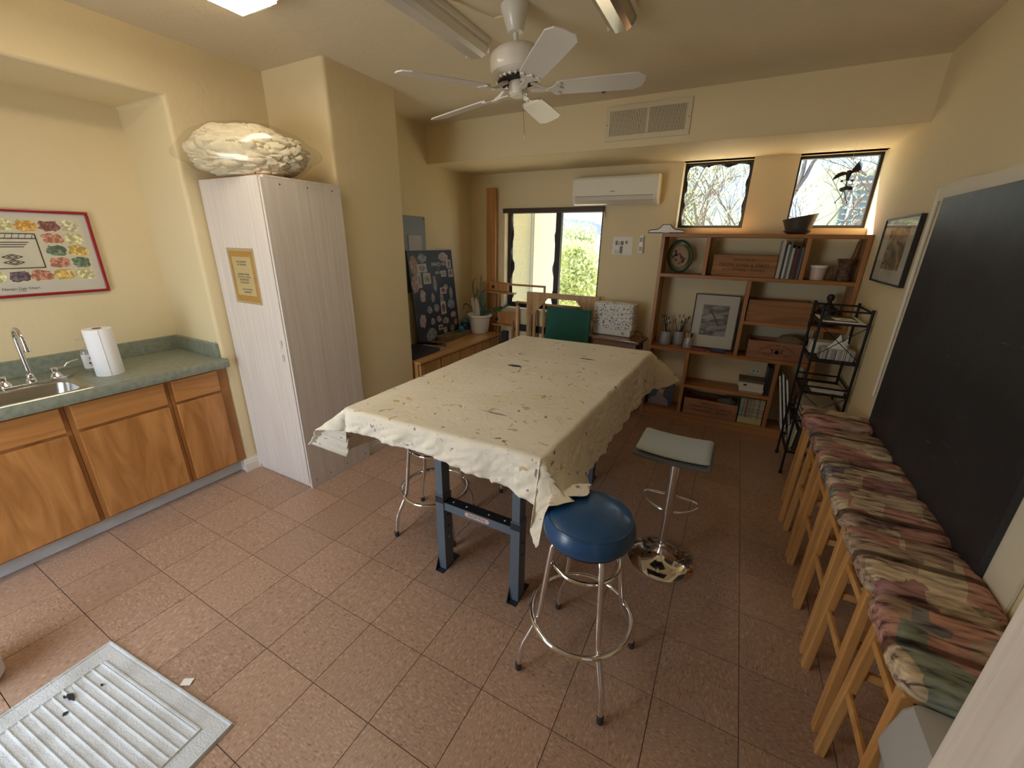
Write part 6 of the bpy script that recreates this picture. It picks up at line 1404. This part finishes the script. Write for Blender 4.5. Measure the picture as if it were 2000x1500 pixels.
# ================================================================ BLACK RACK
t = thing('metal_rack', 'black iron wire rack with X braces between the bookshelf and the stools', 'rack', (3.155, 2.42, 0))
RX0, RX1, RY0, RY1 = 3.022, 3.290, 2.232, 2.612
for (x, y) in ((RX0, RY0), (RX0, RY1), (RX1, RY0), (RX1, RY1)):
    lg = MB().tube([(x, y, .01), (x, y, 1.30)], .0085, 10).build('post', M_iron, t, smooth=True)
    MB().lathe((x, y, 0), [(0, 0), (.014, 0), (.014, .008), (.009, .03)], 12).build('foot', M_iron, lg, smooth=True)
    MB().lathe((x, y, 1.298), [(.0105, 0), (.0105, .008), (0, .010)], 10).build('finial', M_iron, lg)
LV = [1.195, .925, .685, .455, .190]
for z in LV:
    b = MB()
    for (a, c) in [((RX0, RY0), (RX1, RY0)), ((RX1, RY0), (RX1, RY1)), ((RX1, RY1), (RX0, RY1)), ((RX0, RY1), (RX0, RY0))]: b.beam((*a, z), (*c, z), .012, .010)
    s_ = b.build('shelf_frame', M_iron, t)
    for k in range(1, 13):
        y = RY0 + (RY1 - RY0) * k / 13; MB().tube([(RX0, y, z), (RX1, y, z)], .0028, 6).build('rod', M_iron, s_)
for z in (1.285, .735):
    b = MB()
    for (a, c) in [((RX0, RY0), (RX1, RY0)), ((RX1, RY0), (RX1, RY1)), ((RX1, RY1), (RX0, RY1))] + ([((RX0, RY1), (RX0, RY0))] if z > 1 else []): b.beam((*a, z), (*c, z), .009, .012)
    b.build('guard_rail', M_iron, t)
for (za, zb) in ((1.19, .95), (.68, .47), (.45, .21)):
    for y in (RY0,):
        MB().tube([(RX0, y, za), (RX1, y, zb)], .0028, 6).build('brace', M_iron, t); MB().tube([(RX1, y, za), (RX0, y, zb)], .0028, 6).build('brace', M_iron, t)
for (za, zb) in ((.68, .47), (.45, .21)):
    MB().tube([(RX0, RY0, za), (RX0, RY1, zb)], .0028, 6).build('brace', M_iron, t); MB().tube([(RX0, RY1, za), (RX0, RY0, zb)], .0028, 6).build('brace', M_iron, t)
# things on the rack
def sheet(name, label, cat, x0, x1, y0, y1, z, h, m_, rz=0, bv=0):
    t = thing(name, label, cat, ((x0 + x1) / 2, (y0 + y1) / 2, z), rz); a, b_ = (x1 - x0) / 2, (y1 - y0) / 2
    MB().box(-a, a, -b_, b_, 0, h, frames[t.name]).build('sheet' if h < .004 else 'block', m_, t, bv); return t
sheet('white_pad', 'white drawing pad lying flat on the top of the black rack', 'pad', 3.035, 3.280, 2.26, 2.59, 1.2015, .006, M_paper)
sheet('dark_folder', 'dark olive folder lying on the white pad on the rack', 'folder', 3.055, 3.25, 2.30, 2.56, 1.208, .004, mat('dark_olive_card', (.045, .050, .035), .6), R(-3))
t = sheet('white_card', 'small white card with a dark pen mark on the folder on the rack', 'card', 3.115, 3.235, 2.31, 2.43, 1.2125, .0015, M_paper, R(5))
MB().tube([(3.15, 2.33, 1.2155), (3.185, 2.37, 1.2155), (3.20, 2.41, 1.2155)], .0018, 6).build('pen_mark', M_black, t)
t = thing('white_carton', 'plain white carton with folded flaps on the second rack shelf', 'box', (3.16, 2.53, .932))
bx('carton', mat('white_carton_card', (.66, .64, .58), .6), t, 3.040, 3.272, 2.475, 2.598, .9315, 1.018, .002)
b = MB().tube([(3.042, 2.4745, .985), (3.06, 2.4742, .970), (3.12, 2.4742, .966), (3.27, 2.4745, .966)], .0008, 4); b.build('flap_seam', mat('seam_grey', (.35, .33, .30), .7), t)
t = thing('tissue_box', 'grey and white striped tissue box with a raised tissue on the second rack shelf', 'tissue box', (3.185, 2.36, .932))
def stripes():
    m, n, b = new_mat('striped_card'); tcn = n.nodes.new('ShaderNodeTexCoord'); sx2 = n.nodes.new('ShaderNodeSeparateXYZ'); wn = n.nodes.new('ShaderNodeTexNoise'); wn.noise_dimensions = '1D'; wn.inputs['Scale'].default_value = 90; wn.inputs['Detail'].default_value = 1
    n.links.new(tcn.outputs['Object'], sx2.inputs[0]); n.links.new(sx2.outputs[0], wn.inputs['W']); cr = ramp(n, [(0, (.62, .60, .55)), (.46, (.14, .14, .14)), (.54, (.68, .66, .62)), (.60, (.30, .30, .29))], 'CONSTANT'); n.links.new(wn.outputs[0], cr.inputs[0]); n.links.new(cr.outputs[0], b.inputs['Base Color']); return m
bx('carton', stripes(), t, 3.080, 3.278, 2.300, 2.420, .9315, 1.004, .001); bx('lid_panel', bpy.data.materials['white_carton_card'], t, 3.081, 3.277, 2.301, 2.419, 1.004, 1.0048)
MB().grid(lambda u, v: Vector((3.18 + (.055 * (1 - v) + .022 * v) * math.cos(2 * PI * u) * (1 + .35 * noise.noise(Vector((u * 6, v * 4, 2)))) + .025 * v, 2.36 + .022 * (1.1 - v) * math.sin(2 * PI * u), 1.005 + .075 * v * (1 + .35 * math.cos(2 * PI * u * 2)))), 30, 8, cu=True).build('tissue', M_paper, t, smooth=True)
for k, (x, c, lb) in enumerate([(3.035, (.55, .62, .50), 'pale green book on the bottom rack shelf'), (3.062, (.04, .03, .03), 'black book between the green and red books on the bottom rack shelf'), (3.090, (.32, .02, .02), 'red book on the bottom rack shelf'), (3.120, (.60, .58, .52), 'white book on the bottom rack shelf right of the red one')]):
    book(x, .018, 2.26, .22, .1965, .17 + .02 * (k % 2), c, R(4), label=lb, group='books on the bottom rack shelf')
zz = .4615
for k, (c, h) in enumerate([((.58, .54, .46), .02), ((.16, .12, .08), .022), ((.60, .56, .50), .018), ((.24, .17, .11), .028), ((.50, .44, .34), .02)]):
    sheet('book', ['lowest cream book stacked on the fourth rack shelf', 'dark brown book above the lowest one on the fourth rack shelf', 'middle white book of the pile on the fourth rack shelf', 'brown book near the top of the pile on the fourth rack shelf', 'topmost beige book of the pile on the fourth rack shelf'][k], 'book', 3.06, 3.27, 2.27, 2.57, zz, h, mat('pile_cover_%d' % k, c, .6), R(2 - k), .001); zz += h + .0005
sheet('book', 'flat cream book on the third rack shelf just above the farthest stool', 'book', 3.08, 3.27, 2.26, 2.42, .6915, .03, mat('cream_book_cover', (.58, .54, .46), .6), R(2), .001)

# ================================================================ RIGHT WALL
t = thing('chalkboard', 'large black chalkboard sheet on the right wall above the row of stools', 'chalkboard', (3.30, 1.0, .70))
M_chalk = mat('black_board_paint', (.016, .018, .022), .42, bump=(14, .35, .004), var=(5, (.026, .029, .034), .35, .7))
M_bpaper = mat('cream_backing_paper', (.70, .64, .50), .7, bump=(12, .3, .006))
bx('backing_paper', M_bpaper, t, 3.303, 3.3135, .215, 1.765, .695, 1.955, .001)
def topp(u, v):
    y = .20 + 1.60 * u; z = 1.925 + v * (.068 + .018 * noise.noise(Vector((u * 4, 0, 2))) + .02 * (1 - u)); return Vector((3.297 - .008 * math.sin(PI * v) - .004 * noise.noise(Vector((u * 9, v * 3, 1))), y - .02 * (1 - v) * (u > .97), z))
b = MB().grid(topp, 60, 6); o = b.build('torn_paper_strip', mat('white_wrinkled_paper', (.72, .68, .58), .7), t, smooth=True, fix=False)
bx('board', M_chalk, t, 3.283, 3.303, .345, 1.668, .70, 1.932, .003)
MB().tube([(3.298, 1.775, .86), (3.297, 1.778, 1.4), (3.297, 1.790, 1.985)], [.007, .009, .011], 10).build('rolled_paper_edge', bpy.data.materials['white_wrinkled_paper'], t, smooth=True)
b = MB(); rn = random.Random(6)
for (y, z, L_) in [(.72, 1.40, .06), (.88, 1.415, .03), (.60, 1.41, .05), (1.05, 1.28, .03), (.95, 1.27, .025), (.82, .98, .07), (.70, .955, .05), (.95, .93, .05), (.86, .90, .04), (1.30, 1.55, .03), (.78, 1.10, .03)]:
    b.tube([(3.2825, y, z), (3.2815, y - L_ / 2, z + rn.uniform(-.004, .004)), (3.2825, y - L_, z + rn.uniform(-.01, .006))], [.0006, .0016, .0006], 5)
b.build('raised_scratches', mat('worn_board_edge', (.07, .075, .08), .4), t, kind='stuff')
M3 = Matrix.Translation((3.3135, 2.24, 1.678)) @ Matrix.Rotation(R(-90), 4, 'Z')
t = picture('wall_picture', 'black-framed mountain landscape print on the right wall left of the chalkboard', M3, .645, .400, M_mount, landscape('mountain_print', [(.25, (.05, .045, .04)), (.42, (.16, .13, .10)), (.52, (.40, .27, .13)), (.75, (.50, .38, .22))], 3, (1, 1.2, 3)), .36, .25, (0, .012), .026, .010)
# hanging ornament
t = thing('hanging_ornament', 'feathered bird-like ornament with dangling legs hanging before the right high window', 'ornament', (3.05, 2.80, 2.0))
M_orn = mat('dark_wooden_ornament', (.03, .02, .018), .6); M_fe = mat('dark_red_feather', (.12, .02, .03), .8); M_fg = mat('black_green_feather', (.02, .03, .02), .7)
ox, oy = 3.048, 2.80
MB().tube([(ox, oy, 2.405), (ox, oy, 2.395), (ox + .006, oy, 2.388), (ox, oy, 2.382)], .0012, 6).build('hook', M_chrome, t); MB().tube([(ox, oy, 2.385), (ox, oy, 2.215)], .0005, 4).build('thread', M_plast, t)
MB().lathe((ox, oy, 2.150), [(0, 0), (.008, .003), (.010, .015), (.016, .04), (.019, .055), (.012, .07), (0, .074)], 14).build('body', M_orn, t, smooth=True)
rn = random.Random(9)
for sg in (-1, 1):
    for k in range(9):
        a = R(10 + k * 7 if sg > 0 else -25 + k * 5); L_ = .055 + .006 * k if sg > 0 else .095 - .005 * k
        b = MB(); p0 = Vector((ox + sg * .010, oy, 2.200)); p1 = p0 + Vector((sg * math.cos(a) * L_, rn.uniform(-.01, .01), math.sin(a) * L_ * .9 + (-.01 if sg < 0 else .0)))
        leaf(b, [p0, (p0 + p1) / 2 + Vector((0, 0, .008)), p1], .0055, 6); b.build('feather', M_fe if k % 2 else M_fg, t, fix=False)
for sg, m_ in ((-1, mat('dark_green_bead', (.02, .06, .03), .4)), (1, mat('dark_red_bead', (.22, .01, .01), .4))):
    MB().tube([(ox, oy, 2.156), (ox + sg * .018, oy, 2.158), (ox + sg * .026, oy, 2.150)], .0022, 6).build('arm', M_orn, t, smooth=True)
    MB().lathe((ox + sg * .031, oy, 2.142), [(0, 0), (.0075, .004), (.009, .009), (.0065, .015), (0, .017)], 12).build('bead', m_, t, smooth=True)
MB().lathe((ox, oy, 2.112), [(0, 0), (.005, .002), (.004, .035), (0, .04)], 8).build('waist', M_orn, t)
MB().grid(lambda u, v: Vector((ox - .005 + .030 * math.cos(2 * PI * u) * math.sin(PI * v), oy + .010 * math.sin(2 * PI * u) * math.sin(PI * v), 2.100 + .017 * math.cos(PI * v) + .005 * math.cos(2 * PI * u))), 20, 10, cu=True).build('lower_body', mat('speckled_green', (.05, .06, .03), .5, var=(90, (.35, .30, .15), .55, .62)), t, smooth=True)
b = MB(); leaf(b, [(ox + .01, oy, 2.105), (ox + .030, oy, 2.100), (ox + .046, oy, 2.094)], .014, 6); b.build('tail', M_fg, t, fix=False)
for sg in (-1, 1):
    MB().tube([(ox - .004, oy, 2.088), (ox + sg * .010, oy, 2.060), (ox + sg * .016 - .002, oy, 2.040), (ox + sg * .034 - .004, oy, 2.012), (ox + sg * .042, oy, 2.012)], [.003, .0025, .003, .0025, .0018], 7).build('leg', M_orn, t, smooth=True)
    MB().lathe((ox + sg * .034 - .004, oy, 2.000), [(0, 0), (.005, .003), (.005, .008), (0, .011)], 8).build('foot', M_orn, t, smooth=True)
